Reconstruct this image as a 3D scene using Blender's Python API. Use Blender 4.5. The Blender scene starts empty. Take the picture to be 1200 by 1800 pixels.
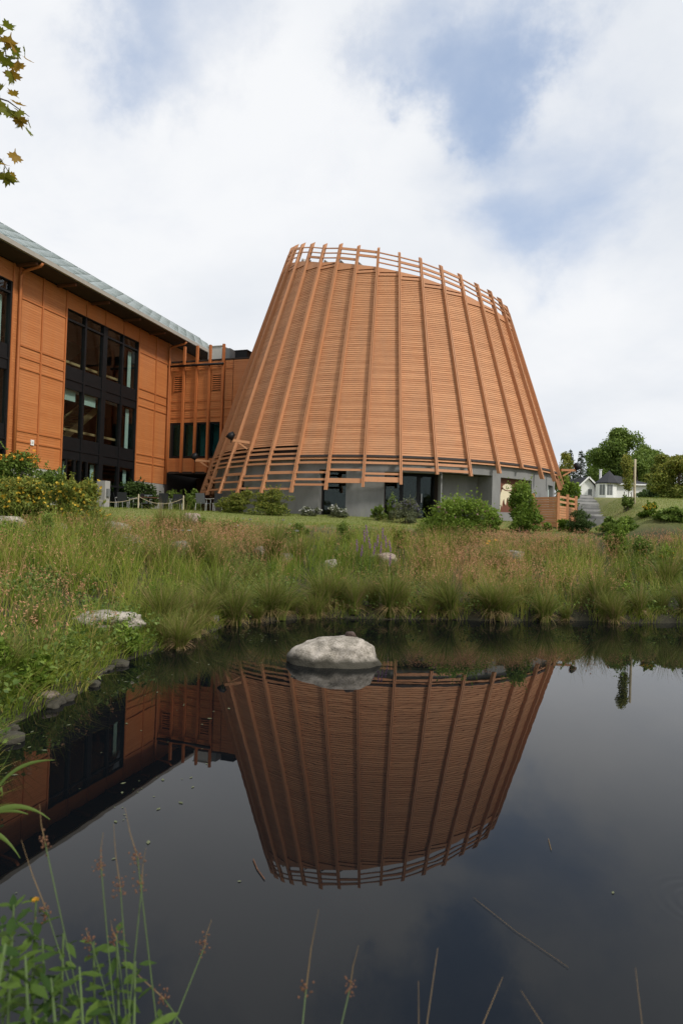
import bpy, bmesh, math, random
import numpy as np
from mathutils import Vector, Matrix, noise as mnoise

random.seed(7)
rng = np.random.default_rng(11)
R = math.radians
scene = bpy.context.scene
COL = scene.collection

# ------------------------------------------------------------------ camera
H = 1.92
FPX, PITCH, ROLL = 1120.45, R(1.179), R(-1.777)
cam_d = bpy.data.cameras.new('camera')
cam = bpy.data.objects.new('camera', cam_d)
COL.objects.link(cam)
_fw = Vector((0, math.cos(PITCH), math.sin(PITCH)))
_up0 = Vector((0, -math.sin(PITCH), math.cos(PITCH)))
_rt0 = Vector((1, 0, 0))
_c, _s = math.cos(ROLL), math.sin(ROLL)
_rt = _rt0 * _c - _up0 * _s
_up = _rt0 * _s + _up0 * _c
m = Matrix((_rt, _up, -_fw)).transposed().to_4x4()
m.translation = (0, 0, H)
cam.matrix_world = m
cam_d.sensor_fit = 'VERTICAL'
cam_d.sensor_height = 36
cam_d.lens = 36 * FPX / 1800
cam_d.clip_start = 0.05
cam_d.clip_end = 3000
cam_d.dof.use_dof = True
cam_d.dof.focus_distance = 24
cam_d.dof.aperture_fstop = 3.2
scene.camera = cam


def ray(px, py):
    d = _fw + _rt * ((px - 600) / FPX) - _up * ((py - 900) / FPX)
    return d / d.y


def aty(px, py, Y):
    """real-world spot read off the survey of the photograph at a known distance"""
    return Vector((0, 0, H)) + ray(px, py) * Y


# ------------------------------------------------------------------ world and sun
SUN_AZ, SUN_EL = R(128), R(42)        # compass angle from +Y clockwise (right of and behind the viewer)
world = bpy.data.worlds.new('World')
scene.world = world
world.use_nodes = True
nt = world.node_tree
nt.nodes.clear()
N, L = nt.nodes.new, nt.links.new


def _math(nt, op, a, b=None, c=None, clamp=False):
    n = nt.nodes.new('ShaderNodeMath'); n.operation = op; n.use_clamp = clamp
    for i, v in enumerate((a, b, c)):
        if v is None: continue
        if isinstance(v, (int, float)): n.inputs[i].default_value = v
        else: nt.links.new(v, n.inputs[i])
    return n.outputs[0]


out = N('ShaderNodeOutputWorld')
sky = N('ShaderNodeTexSky'); sky.sky_type = 'NISHITA'; sky.sun_disc = False
sky.sun_elevation = SUN_EL; sky.sun_rotation = SUN_AZ
sky.air_density = 1.0; sky.dust_density = 0.6; sky.ozone_density = 4.0
bg_sky = N('ShaderNodeBackground'); bg_sky.inputs[1].default_value = 0.15
L(sky.outputs[0], bg_sky.inputs[0])
tc = N('ShaderNodeTexCoord')
sep = N('ShaderNodeSeparateXYZ'); L(tc.outputs['Generated'], sep.inputs[0])
zc = _math(nt, 'ADD', _math(nt, 'MAXIMUM', sep.outputs[2], 0.0), 0.28)
cmb = N('ShaderNodeCombineXYZ')
L(_math(nt, 'DIVIDE', sep.outputs[0], zc), cmb.inputs[0])
L(_math(nt, 'DIVIDE', sep.outputs[1], zc), cmb.inputs[1])
n1 = N('ShaderNodeTexNoise'); n1.inputs['Scale'].default_value = 1.9; n1.inputs['Detail'].default_value = 9
n1.inputs['Roughness'].default_value = 0.55; n1.inputs['Distortion'].default_value = 0.25
mp = N('ShaderNodeMapping'); mp.inputs['Location'].default_value = (3.1, 1.7, 0.4)
L(cmb.outputs[0], mp.inputs[0]); L(mp.outputs[0], n1.inputs['Vector'])
n2 = N('ShaderNodeTexNoise'); n2.inputs['Scale'].default_value = 1.1; n2.inputs['Detail'].default_value = 6
mp2 = N('ShaderNodeMapping'); mp2.inputs['Location'].default_value = (9.3, 4.2, 2.0)
L(cmb.outputs[0], mp2.inputs[0]); L(mp2.outputs[0], n2.inputs['Vector'])
# breaks in the cloud deck, their edges torn by noise
n3 = N('ShaderNodeTexNoise'); n3.inputs['Scale'].default_value = 2.6; n3.inputs['Detail'].default_value = 7; n3.inputs['Roughness'].default_value = 0.62
L(tc.outputs['Generated'], n3.inputs['Vector'])
sb = N('ShaderNodeVectorMath'); sb.operation = 'SUBTRACT'; sb.inputs[1].default_value = (.5, .5, .5); L(n3.outputs['Color'], sb.inputs[0])
scv = N('ShaderNodeVectorMath'); scv.operation = 'SCALE'; scv.inputs['Scale'].default_value = 0.42; L(sb.outputs[0], scv.inputs[0])
torn = N('ShaderNodeVectorMath'); torn.operation = 'ADD'; L(tc.outputs['Generated'], torn.inputs[0]); L(scv.outputs[0], torn.inputs[1])
cover = _math(nt, 'ADD', _math(nt, 'MULTIPLY', _math(nt, 'SUBTRACT', n1.outputs[0], 0.5), 1.5), 0.90)
for px, py, deg, w in ((800, 40, 7.0, 0.52), (850, 180, 4.5, 0.22), (330, -20, 7, 0.46), (900, 450, 5, 0.18), (1000, 360, 5, 0.12),
                       (60, 60, 8, 0.15), (1150, 120, 8, 0.12)):
    d = ray(px, py).normalized()
    dp = N('ShaderNodeVectorMath'); dp.operation = 'DOT_PRODUCT'
    nrm_ = N('ShaderNodeVectorMath'); nrm_.operation = 'NORMALIZE'
    L(torn.outputs[0], nrm_.inputs[0]); L(nrm_.outputs[0], dp.inputs[0]); dp.inputs[1].default_value = d
    mr = N('ShaderNodeMapRange'); mr.interpolation_type = 'SMOOTHSTEP'
    mr.inputs[1].default_value = math.cos(R(deg * 1.5)); mr.inputs[2].default_value = math.cos(R(deg * 0.2))
    mr.inputs[3].default_value = 0; mr.inputs[4].default_value = w
    L(dp.outputs['Value'], mr.inputs[0])
    cover = _math(nt, 'SUBTRACT', cover, mr.outputs[0])
cov = N('ShaderNodeMapRange'); cov.interpolation_type = 'SMOOTHSTEP'
cov.inputs[1].default_value = 0.05; cov.inputs[2].default_value = 0.85; cov.inputs[3].default_value = 0.55
L(cover, cov.inputs[0])
cr = N('ShaderNodeValToRGB')
cr.color_ramp.elements[0].position = 0.36; cr.color_ramp.elements[0].color = (0.74, 0.785, 0.85, 1)
cr.color_ramp.elements[1].position = 0.60; cr.color_ramp.elements[1].color = (0.93, 0.945, 0.97, 1)
L(n2.outputs[0], cr.inputs[0])
bg_c = N('ShaderNodeBackground'); bg_c.inputs[1].default_value = 1.0
veil = N('ShaderNodeMix'); veil.data_type = 'RGBA'
thick = N('ShaderNodeMapRange'); thick.interpolation_type = 'SMOOTHSTEP'; thick.inputs[1].default_value = 0.42; thick.inputs[2].default_value = 1.0
L(cov.outputs[0], thick.inputs[0]); L(thick.outputs[0], veil.inputs[0])
veil.inputs[6].default_value = (0.52, 0.65, 0.87, 1); L(cr.outputs[0], veil.inputs[7])
L(veil.outputs[2], bg_c.inputs[0])
mx = N('ShaderNodeMixShader')
L(cov.outputs[0], mx.inputs[0]); L(bg_sky.outputs[0], mx.inputs[1]); L(bg_c.outputs[0], mx.inputs[2])
L(mx.outputs[0], out.inputs[0])

sun_d = bpy.data.lights.new('sun', 'SUN')
sun_d.energy = 2.7; sun_d.angle = R(9); sun_d.color = (1.0, 0.95, 0.87)
sun = bpy.data.objects.new('sun', sun_d); COL.objects.link(sun)
_sd = Vector((math.sin(SUN_AZ) * math.cos(SUN_EL), math.cos(SUN_AZ) * math.cos(SUN_EL), math.sin(SUN_EL)))
sun.rotation_euler = _sd.to_track_quat('Z', 'Y').to_euler()
sun.location = _sd * 60

scene.view_settings.view_transform = 'Standard'
scene.view_settings.look = 'None'
scene.view_settings.exposure = 0.0
scene.view_settings.gamma = 1.0
scene.view_settings.use_curve_mapping = False
scene.render.engine = 'CYCLES'
scene.cycles.max_bounces = 5
scene.cycles.diffuse_bounces = 2
scene.cycles.glossy_bounces = 3
scene.cycles.transmission_bounces = 3
scene.cycles.transparent_max_bounces = 8


# ------------------------------------------------------------------ materials
def new_mat(name):
    mt = bpy.data.materials.new(name); mt.use_nodes = True
    nt = mt.node_tree; nt.nodes.clear()
    o = nt.nodes.new('ShaderNodeOutputMaterial')
    return mt, nt, o


def surf(name, col, rough=0.7, var=0.15, scale=4.0, col2=None, bump=0.0, bscale=30.0, island=0.0, stretch=(1, 1, 1), spec=0.4,
         metallic=0.0, coord='Object', weather=0.0):
    mt, nt, o = new_mat(name)
    p = nt.nodes.new('ShaderNodeBsdfPrincipled')
    p.inputs['Roughness'].default_value = rough
    p.inputs['Metallic'].default_value = metallic
    p.inputs['Specular IOR Level'].default_value = spec
    nt.links.new(p.outputs[0], o.inputs[0])
    tc = nt.nodes.new('ShaderNodeTexCoord')
    mp = nt.nodes.new('ShaderNodeMapping'); mp.inputs['Scale'].default_value = stretch
    nt.links.new(tc.outputs[coord], mp.inputs[0])
    nz = nt.nodes.new('ShaderNodeTexNoise'); nz.inputs['Scale'].default_value = scale; nz.inputs['Detail'].default_value = 7
    nz.inputs['Roughness'].default_value = 0.65
    nt.links.new(mp.outputs[0], nz.inputs['Vector'])
    fac = nz.outputs[0]
    if island:
        g = nt.nodes.new('ShaderNodeNewGeometry')
        oi = nt.nodes.new('ShaderNodeObjectInfo')
        s = _math(nt, 'FRACT', _math(nt, 'ADD', g.outputs['Random Per Island'], oi.outputs['Random']))
        fac = _math(nt, 'ADD', fac, _math(nt, 'MULTIPLY', _math(nt, 'SUBTRACT', s, 0.5), island))
    if col2 is None:
        col2 = tuple(min(1, c * (1 + var)) for c in col); col = tuple(c * (1 - var) for c in col)
    ra = nt.nodes.new('ShaderNodeValToRGB')
    ra.color_ramp.elements[0].position = 0.3; ra.color_ramp.elements[0].color = (*col, 1)
    ra.color_ramp.elements[1].position = 0.7; ra.color_ramp.elements[1].color = (*col2, 1)
    nt.links.new(fac, ra.inputs[0])
    colout = ra.outputs[0]
    if weather:          # slow patchy fading and run-off streaks of exposed timber
        m2 = nt.nodes.new('ShaderNodeMapping'); m2.inputs['Scale'].default_value = (1.6, 1.6, .16)
        nt.links.new(tc.outputs[coord], m2.inputs[0])
        nw = nt.nodes.new('ShaderNodeTexNoise'); nw.inputs['Scale'].default_value = 1.3; nw.inputs['Detail'].default_value = 8; nw.inputs['Roughness'].default_value = .6
        nt.links.new(m2.outputs[0], nw.inputs['Vector'])
        mr = nt.nodes.new('ShaderNodeMapRange'); mr.inputs[1].default_value = .35; mr.inputs[2].default_value = .7; mr.inputs[3].default_value = 0; mr.inputs[4].default_value = weather
        nt.links.new(nw.outputs[0], mr.inputs[0])
        mw = nt.nodes.new('ShaderNodeMix'); mw.data_type = 'RGBA'
        nt.links.new(mr.outputs[0], mw.inputs[0]); nt.links.new(ra.outputs[0], mw.inputs[6]); mw.inputs[7].default_value = (.40, .225, .125, 1)
        colout = mw.outputs[2]
    nt.links.new(colout, p.inputs['Base Color'])
    if bump:
        b = nt.nodes.new('ShaderNodeBump'); b.inputs['Strength'].default_value = bump; b.inputs['Distance'].default_value = 0.02
        n3 = nt.nodes.new('ShaderNodeTexNoise'); n3.inputs['Scale'].default_value = bscale; n3.inputs['Detail'].default_value = 6
        nt.links.new(mp.outputs[0], n3.inputs['Vector'])
        nt.links.new(n3.outputs[0], b.inputs['Height']); nt.links.new(b.outputs[0], p.inputs['Normal'])
    return mt


def leafmat(name, c0, c1, trans=0.3, rough=0.55, c2=None):
    """foliage: tint runs with the 'tint' attribute of each leaf or blade"""
    mt, nt, o = new_mat(name)
    at = nt.nodes.new('ShaderNodeAttribute'); at.attribute_name = 'tint'
    oi = nt.nodes.new('ShaderNodeObjectInfo')
    f = _math(nt, 'ADD', at.outputs['Fac'], _math(nt, 'MULTIPLY', _math(nt, 'SUBTRACT', oi.outputs['Random'], 0.5), 0.15))
    ra = nt.nodes.new('ShaderNodeValToRGB')
    ra.color_ramp.elements[0].position = 0.0; ra.color_ramp.elements[0].color = (*c0, 1)
    ra.color_ramp.elements[1].position = 1.0; ra.color_ramp.elements[1].color = (*c1, 1)
    if c2:
        e = ra.color_ramp.elements.new(0.5); e.color = (*c2, 1)
    nt.links.new(f, ra.inputs[0])
    p = nt.nodes.new('ShaderNodeBsdfPrincipled'); p.inputs['Roughness'].default_value = rough
    p.inputs['Specular IOR Level'].default_value = 0.25
    t = nt.nodes.new('ShaderNodeBsdfTranslucent')
    nt.links.new(ra.outputs[0], p.inputs['Base Color']); nt.links.new(ra.outputs[0], t.inputs[0])
    mxs = nt.nodes.new('ShaderNodeMixShader'); mxs.inputs[0].default_value = trans
    nt.links.new(p.outputs[0], mxs.inputs[1]); nt.links.new(t.outputs[0], mxs.inputs[2])
    nt.links.new(mxs.outputs[0], o.inputs[0])
    return mt


def glassmat(name, tint=(0.80, 0.86, 0.84), base=0.02):
    mt, nt, o = new_mat(name)
    g = nt.nodes.new('ShaderNodeBsdfGlossy'); g.inputs['Roughness'].default_value = 0.01
    g.inputs[0].default_value = (0.9, 0.95, 0.95, 1)
    t = nt.nodes.new('ShaderNodeBsdfTransparent'); t.inputs[0].default_value = (*tint, 1)
    fr = nt.nodes.new('ShaderNodeFresnel'); fr.inputs[0].default_value = 1.5
    mxs = nt.nodes.new('ShaderNodeMixShader')
    ge = nt.nodes.new('ShaderNodeNewGeometry')        # reflect at the outer face only: the pane is thin
    nt.links.new(_math(nt, 'MULTIPLY', _math(nt, 'ADD', fr.outputs[0], base, clamp=True), _math(nt, 'SUBTRACT', 1.0, ge.outputs['Backfacing'])), mxs.inputs[0])
    nt.links.new(t.outputs[0], mxs.inputs[1]); nt.links.new(g.outputs[0], mxs.inputs[2])
    nt.links.new(mxs.outputs[0], o.inputs[0])
    return mt


M = {}
M['cedar'] = surf('cedar_siding', (0.44, 0.190, 0.082), 0.7, col2=(0.60, 0.290, 0.138), scale=3.0, island=0.30, stretch=(1, 1, 14), bump=0.15, bscale=20, weather=0.4)
M['cedar_rib'] = surf('cedar_beam', (0.40, 0.170, 0.072), 0.65, col2=(0.53, 0.245, 0.115), scale=5, island=0.3, stretch=(6, 6, 1), bump=0.15, bscale=25, weather=0.35)
M['facade'] = surf('orange_siding', (0.44, 0.145, 0.040), 0.55, col2=(0.52, 0.19, 0.058), scale=2.0, island=0.3, stretch=(1, 1, 10), bump=0.1, weather=0.2)
M['facade_trim'] = surf('orange_trim', (0.42, 0.138, 0.042), 0.5, var=0.1)
M['stucco'] = surf('grey_stucco', (0.185, 0.185, 0.18), 0.9, col2=(0.25, 0.25, 0.243), scale=1.6, stretch=(1, 1, .35), bump=0.3, bscale=60)
M['concrete'] = surf('concrete', (0.36, 0.35, 0.33), 0.9, var=0.15, scale=2, bump=0.3)
M['black'] = surf('black_frame', (0.010, 0.010, 0.011), 0.45, var=0.2, spec=0.2)
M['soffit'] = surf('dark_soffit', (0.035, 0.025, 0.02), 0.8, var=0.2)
M['darkwood'] = surf('dark_wood', (0.10, 0.04, 0.02), 0.7, var=0.2)
M['roofmetal'] = surf('zinc_shingle', (0.28, 0.33, 0.32), 0.4, col2=(0.40, 0.45, 0.44), scale=1.5, island=0.35, metallic=0.3)
M['gutter'] = surf('gutter_metal', (0.33, 0.30, 0.26), 0.4, var=0.1)
M['glass'] = glassmat('window_glass')
M['glass_teal'] = glassmat('teal_glass', (0.42, 0.66, 0.66), 0.05)
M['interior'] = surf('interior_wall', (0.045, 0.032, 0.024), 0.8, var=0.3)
M['blond'] = surf('blond_timber', (0.50, 0.33, 0.17), 0.6, var=0.15, stretch=(1, 1, 0.2))
M['curtain'] = surf('pale_blind', (0.50, 0.58, 0.55), 0.8, var=0.08)
M['white'] = surf('white_paint', (0.80, 0.80, 0.79), 0.6, var=0.04)
M['shingle'] = surf('dark_shingle', (0.035, 0.035, 0.04), 0.85, var=0.3, scale=12)
M['cream'] = surf('cream_cutout', (0.68, 0.60, 0.42), 0.7, var=0.08)
M['mural'] = surf('mural_board', (0.15, 0.055, 0.03), 0.7, var=0.15)
M['hvac'] = surf('hvac_metal', (0.50, 0.50, 0.46), 0.5, var=0.06)
M['hvac_grey'] = surf('hvac_grey', (0.17, 0.18, 0.18), 0.5, var=0.08)
M['sling'] = surf('black_sling', (0.025, 0.027, 0.032), 0.6, var=0.2, scale=20)
M['sling_grey'] = surf('grey_sling', (0.17, 0.18, 0.21), 0.6, var=0.1, scale=20)
M['alu'] = surf('aluminium', (0.60, 0.60, 0.60), 0.35, var=0.05, metallic=0.6)
M['post'] = surf('pale_post', (0.50, 0.43, 0.30), 0.8, var=0.15)
M['rope'] = surf('rope', (0.50, 0.42, 0.28), 0.9, var=0.15, scale=40)
M['bark'] = surf('bark', (0.09, 0.07, 0.05), 0.9, var=0.35, scale=8, stretch=(1, 1, 0.3), bump=0.4)
M['stepstone'] = surf('grey_step_stone', (0.17, 0.17, 0.165), 0.9, col2=(0.38, 0.375, 0.36), scale=3, bump=0.3, island=0.7)
M['stem'] = surf('green_stem', (0.07, 0.11, 0.03), 0.6, var=0.25)
M['drystem'] = surf('dry_stem', (0.20, 0.13, 0.055), 0.7, var=0.25)
M['seed'] = surf('brown_seed', (0.13, 0.06, 0.03), 0.8, var=0.4, scale=60)
M['mud'] = surf('mud_clump', (0.045, 0.028, 0.022), 0.9, col2=(0.12, 0.085, 0.07), scale=25, bump=0.8, bscale=50)


def rockmat(name, c0, c1, c2):
    mt, nt, o = new_mat(name)
    p = nt.nodes.new('ShaderNodeBsdfPrincipled'); p.inputs['Roughness'].default_value = 0.9
    tc = nt.nodes.new('ShaderNodeTexCoord')
    a = nt.nodes.new('ShaderNodeTexNoise'); a.inputs['Scale'].default_value = 5; a.inputs['Detail'].default_value = 10; a.inputs['Roughness'].default_value = 0.7
    b = nt.nodes.new('ShaderNodeTexNoise'); b.inputs['Scale'].default_value = 45; b.inputs['Detail'].default_value = 4
    nt.links.new(tc.outputs['Object'], a.inputs['Vector']); nt.links.new(tc.outputs['Object'], b.inputs['Vector'])
    ra = nt.nodes.new('ShaderNodeValToRGB')
    e = ra.color_ramp.elements
    e[0].position = 0.30; e[0].color = (*c0, 1); e[1].position = 0.62; e[1].color = (*c2, 1)
    q = e.new(0.46); q.color = (*c1, 1)
    f = _math(nt, 'ADD', a.outputs[0], _math(nt, 'MULTIPLY', _math(nt, 'SUBTRACT', b.outputs[0], 0.5), 0.45))
    nt.links.new(f, ra.inputs[0])
    ge = nt.nodes.new('ShaderNodeNewGeometry'); sx = nt.nodes.new('ShaderNodeSeparateXYZ'); nt.links.new(ge.outputs['Position'], sx.inputs[0])
    wet = nt.nodes.new('ShaderNodeMapRange'); wet.inputs[1].default_value = .07; wet.inputs[2].default_value = .16; wet.inputs[3].default_value = 1; wet.inputs[4].default_value = 0
    nt.links.new(_math(nt, 'ADD', sx.outputs[2], _math(nt, 'MULTIPLY', _math(nt, 'SUBTRACT', a.outputs[0], .5), .12)), wet.inputs[0])
    wm = nt.nodes.new('ShaderNodeMix'); wm.data_type = 'RGBA'; nt.links.new(wet.outputs[0], wm.inputs[0]); nt.links.new(ra.outputs[0], wm.inputs[6]); wm.inputs[7].default_value = (.05, .045, .032, 1)
    nt.links.new(wm.outputs[2], p.inputs['Base Color'])
    bp = nt.nodes.new('ShaderNodeBump'); bp.inputs['Strength'].default_value = 0.7; bp.inputs['Distance'].default_value = 0.03
    nt.links.new(f, bp.inputs['Height']); nt.links.new(bp.outputs[0], p.inputs['Normal'])
    nt.links.new(p.outputs[0], o.inputs[0])
    return mt


M['granite'] = rockmat('pale_granite', (0.09, 0.08, 0.06), (0.27, 0.24, 0.195), (0.47, 0.42, 0.36))
M['pinkrock'] = rockmat('pink_granite', (0.12, 0.09, 0.075), (0.27, 0.20, 0.165), (0.42, 0.34, 0.29))
M['greyrock'] = rockmat('grey_rock', (0.08, 0.075, 0.07), (0.19, 0.18, 0.17), (0.34, 0.32, 0.30))

M['g_grass'] = leafmat('meadow_blade', (0.085, 0.16, 0.014), (0.47, 0.37, 0.13), 0.38, c2=(0.27, 0.325, 0.042))
M['g_seed'] = leafmat('seed_grass', (0.22, 0.23, 0.06), (0.58, 0.29, 0.17), 0.28, c2=(0.48, 0.28, 0.13))
M['g_sedge'] = leafmat('sedge_blade', (0.06, 0.105, 0.014), (0.34, 0.22, 0.12), 0.3, c2=(0.23, 0.25, 0.05))
M['g_lawn'] = leafmat('lawn_blade', (0.12, 0.18, 0.03), (0.30, 0.33, 0.08), 0.35)
M['g_weed'] = leafmat('weed_leaf', (0.055, 0.105, 0.018), (0.20, 0.27, 0.06), 0.3)
M['g_leaf'] = leafmat('herb_leaf', (0.028, 0.066, 0.009), (0.115, 0.185, 0.028), 0.35)
M['g_dark'] = leafmat('dark_leaf', (0.03, 0.06, 0.014), (0.11, 0.165, 0.04), 0.3)
M['g_mid'] = leafmat('mid_leaf', (0.06, 0.115, 0.016), (0.23, 0.31, 0.06), 0.3)
M['g_bright'] = leafmat('bright_leaf', (0.085, 0.16, 0.018), (0.27, 0.37, 0.055), 0.4)
M['g_yellowy'] = leafmat('yellowish_leaf', (0.07, 0.115, 0.018), (0.36, 0.33, 0.065), 0.35, c2=(0.19, 0.23, 0.04))
M['g_greyish'] = leafmat('greyish_leaf', (0.08, 0.10, 0.05), (0.22, 0.235, 0.13), 0.25)
M['g_spruce'] = leafmat('spruce_needle', (0.02, 0.038, 0.02), (0.07, 0.10, 0.055), 0.15)
M['g_maple'] = leafmat('autumn_maple_leaf', (0.13, 0.16, 0.018), (0.36, 0.20, 0.03), 0.45, c2=(0.24, 0.22, 0.022))
M['f_yellow'] = leafmat('yellow_petal', (0.60, 0.38, 0.03), (0.75, 0.55, 0.08), 0.3)
M['f_orange'] = leafmat('orange_petal', (0.70, 0.26, 0.03), (0.78, 0.42, 0.05), 0.3)
M['f_white'] = leafmat('white_petal', (0.62, 0.62, 0.55), (0.80, 0.80, 0.76), 0.3)
M['f_purple'] = leafmat('purple_petal', (0.22, 0.09, 0.24), (0.38, 0.20, 0.38), 0.3)
M['f_lav'] = leafmat('lavender_petal', (0.16, 0.14, 0.26), (0.28, 0.25, 0.38), 0.3)
M['f_pink'] = leafmat('dusty_pink_petal', (0.30, 0.16, 0.17), (0.42, 0.27, 0.26), 0.3)


# ------------------------------------------------------------------ mesh helpers
class MB:
    def __init__(self): self.v = []; self.f = []

    def add(self, vs, fs):
        o = len(self.v); self.v += [tuple(p) for p in vs]; self.f += [tuple(i + o for i in f) for f in fs]

    def hexa(self, p):      # 8 points: bottom loop 0-3, top loop 4-7
        self.add(p, [(0, 3, 2, 1), (4, 5, 6, 7), (0, 1, 5, 4), (1, 2, 6, 5), (2, 3, 7, 6), (3, 0, 4, 7)])

    def box(self, x0, x1, y0, y1, z0, z1):
        self.hexa([(x0, y0, z0), (x1, y0, z0), (x1, y1, z0), (x0, y1, z0), (x0, y0, z1), (x1, y0, z1), (x1, y1, z1), (x0, y1, z1)])

    def bar(self, a, b, w, d, side=None):
        """rectangular bar from a to b; side = direction of the width"""
        a, b = Vector(a), Vector(b); t = (b - a).normalized()
        s = Vector(side) if side is not None else t.cross(Vector((0, 0, 1)))
        if s.length < 1e-4: s = Vector((1, 0, 0))
        s = (s - t * s.dot(t)).normalized(); n = t.cross(s)
        q = [(-.5, -.5), (.5, -.5), (.5, .5), (-.5, .5)]
        self.hexa([a + s * w * i + n * d * j for i, j in q] + [b + s * w * i + n * d * j for i, j in q])

    def tube(self, pts, rad, n=6):
        pts = [Vector(p) for p in pts]; k = len(pts)
        rad = rad if isinstance(rad, (list, tuple)) else [rad] * k
        o = len(self.v)
        for i, p in enumerate(pts):
            t = (pts[min(i + 1, k - 1)] - pts[max(i - 1, 0)]).normalized()
            s = t.cross(Vector((0.31, 0.17, 0.93)))
            if s.length < 1e-3: s = t.cross(Vector((1, 0, 0)))
            s.normalize(); q = t.cross(s)
            for j in range(n):
                a = 2 * math.pi * j / n
                self.v.append(tuple(p + (s * math.cos(a) + q * math.sin(a)) * rad[i]))
        for i in range(k - 1):
            for j in range(n):
                a, b = o + i * n + j, o + i * n + (j + 1) % n
                self.f.append((a, b, b + n, a + n))
        self.f.append(tuple(o + j for j in range(n))[::-1]); self.f.append(tuple(o + (k - 1) * n + j for j in range(n)))

    def build(self, name, mat, parent=None, smooth=False):
        me = bpy.data.meshes.new(name); me.from_pydata(self.v, [], self.f)
        me.materials.append(M[mat] if isinstance(mat, str) else mat)
        if smooth: me.polygons.foreach_set('use_smooth', [True] * len(me.polygons))
        me.update()
        return link(name, me, parent)


def link(name, me, parent=None):
    o = bpy.data.objects.new(name, me); COL.objects.link(o)
    if parent is not None:
        o.parent = parent
        o.matrix_parent_inverse = parent_inv(parent)
    return o


def parent_inv(p):
    mm = Matrix.Identity(4)
    chain = p
    mats = []
    while chain is not None:
        mats.append((Matrix.LocRotScale(chain.location, chain.rotation_euler, chain.scale), chain.matrix_parent_inverse.copy()))
        chain = chain.parent
    for loc, inv in reversed(mats):
        mm = mm @ inv @ loc
    return mm.inverted()


def tag(o, label, cat, group=None, kind=None):
    o['label'] = label; o['category'] = cat
    if group: o['group'] = group
    if kind: o['kind'] = kind
    return o


def thing(name, label, cat, loc=(0, 0, 0), group=None):
    o = bpy.data.objects.new(name, None); COL.objects.link(o); o.location = loc
    o.empty_display_size = 0.2
    return tag(o, label, cat, group)


def copy_tree(o, parent=None):
    c = o.copy(); COL.objects.link(c); c.parent = parent
    for ch in list(o.children): copy_tree(ch, c)
    return c


def bare(name, loc, parent=None):
    """a part whose sub-parts are the meshes"""
    o = bpy.data.objects.new(name, None); COL.objects.link(o); o.location = loc
    if parent is not None: o.parent = parent; o.matrix_parent_inverse = parent_inv(parent)
    return o


def np_mesh(name, verts, quads, tint=None, mat=None, parent=None, tris=None):
    """fast mesh from numpy arrays; quads (n,4) and/or tris (n,3); tint per vertex"""
    me = bpy.data.meshes.new(name)
    nv = len(verts); nq = 0 if quads is None else len(quads); nt3 = 0 if tris is None else len(tris)
    me.vertices.add(nv); me.vertices.foreach_set('co', np.ascontiguousarray(verts, dtype=np.float32).ravel())
    loops = []
    if nq: loops.append(np.asarray(quads, dtype=np.int32).ravel())
    if nt3: loops.append(np.asarray(tris, dtype=np.int32).ravel())
    loops = np.concatenate(loops)
    me.loops.add(len(loops)); me.loops.foreach_set('vertex_index', loops)
    me.polygons.add(nq + nt3)
    st = np.concatenate([np.arange(nq) * 4, nq * 4 + np.arange(nt3) * 3]).astype(np.int32)
    me.polygons.foreach_set('loop_start', st)
    if tint is not None:
        a = me.attributes.new('tint', 'FLOAT', 'POINT'); a.data.foreach_set('value', np.asarray(tint, dtype=np.float32))
    if mat: me.materials.append(M[mat])
    me.update(calc_edges=True); me.validate()
    return link(name, me, parent)


# ------------------------------------------------------------------ terrain
POND = np.array([(-2.80, 5.2), (-2.98, 5.8), (-2.90, 6.4), (-2.78, 7.0), (-2.92, 7.9), (-2.85, 8.7), (-2.60, 9.4), (-2.70, 10.1), (-2.2, 11.0),
                 (-2.10, 11.8), (-1.3, 12.5), (-0.5, 13.15), (0.8, 13.2), (2.2, 13.5), (3.6, 13.45), (5.0, 13.95), (6.4, 13.8), (7.8, 14.1), (11.5, 13.6),
                 (15, 10.5), (14, 5), (9, 2.2), (5, 1.75), (2.5, 1.65), (0.6, 1.6), (-0.9, 1.85), (-1.65, 2.7), (-1.95, 3.6), (-2.35, 4.4)])


def pond_dist(x, y):
    """signed distance to the shoreline: positive on land"""
    x = np.asarray(x, float); y = np.asarray(y, float)
    best = np.full(x.shape, 1e9); inside = np.zeros(x.shape, bool)
    n = len(POND)
    for i in range(n):
        (x0, y0), (x1, y1) = POND[i], POND[(i + 1) % n]
        dx, dy = x1 - x0, y1 - y0
        t = np.clip(((x - x0) * dx + (y - y0) * dy) / (dx * dx + dy * dy), 0, 1)
        best = np.minimum(best, np.hypot(x - x0 - t * dx, y - y0 - t * dy))
        cond = ((y0 > y) != (y1 > y)) & (x < dx * (y - y0) / (dy if abs(dy) > 1e-9 else 1e-9) + x0)
        inside ^= cond
    return np.where(inside, -best, best)


def sm(t): t = np.clip(t, 0, 1); return t * t * (3 - 2 * t)


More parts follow.
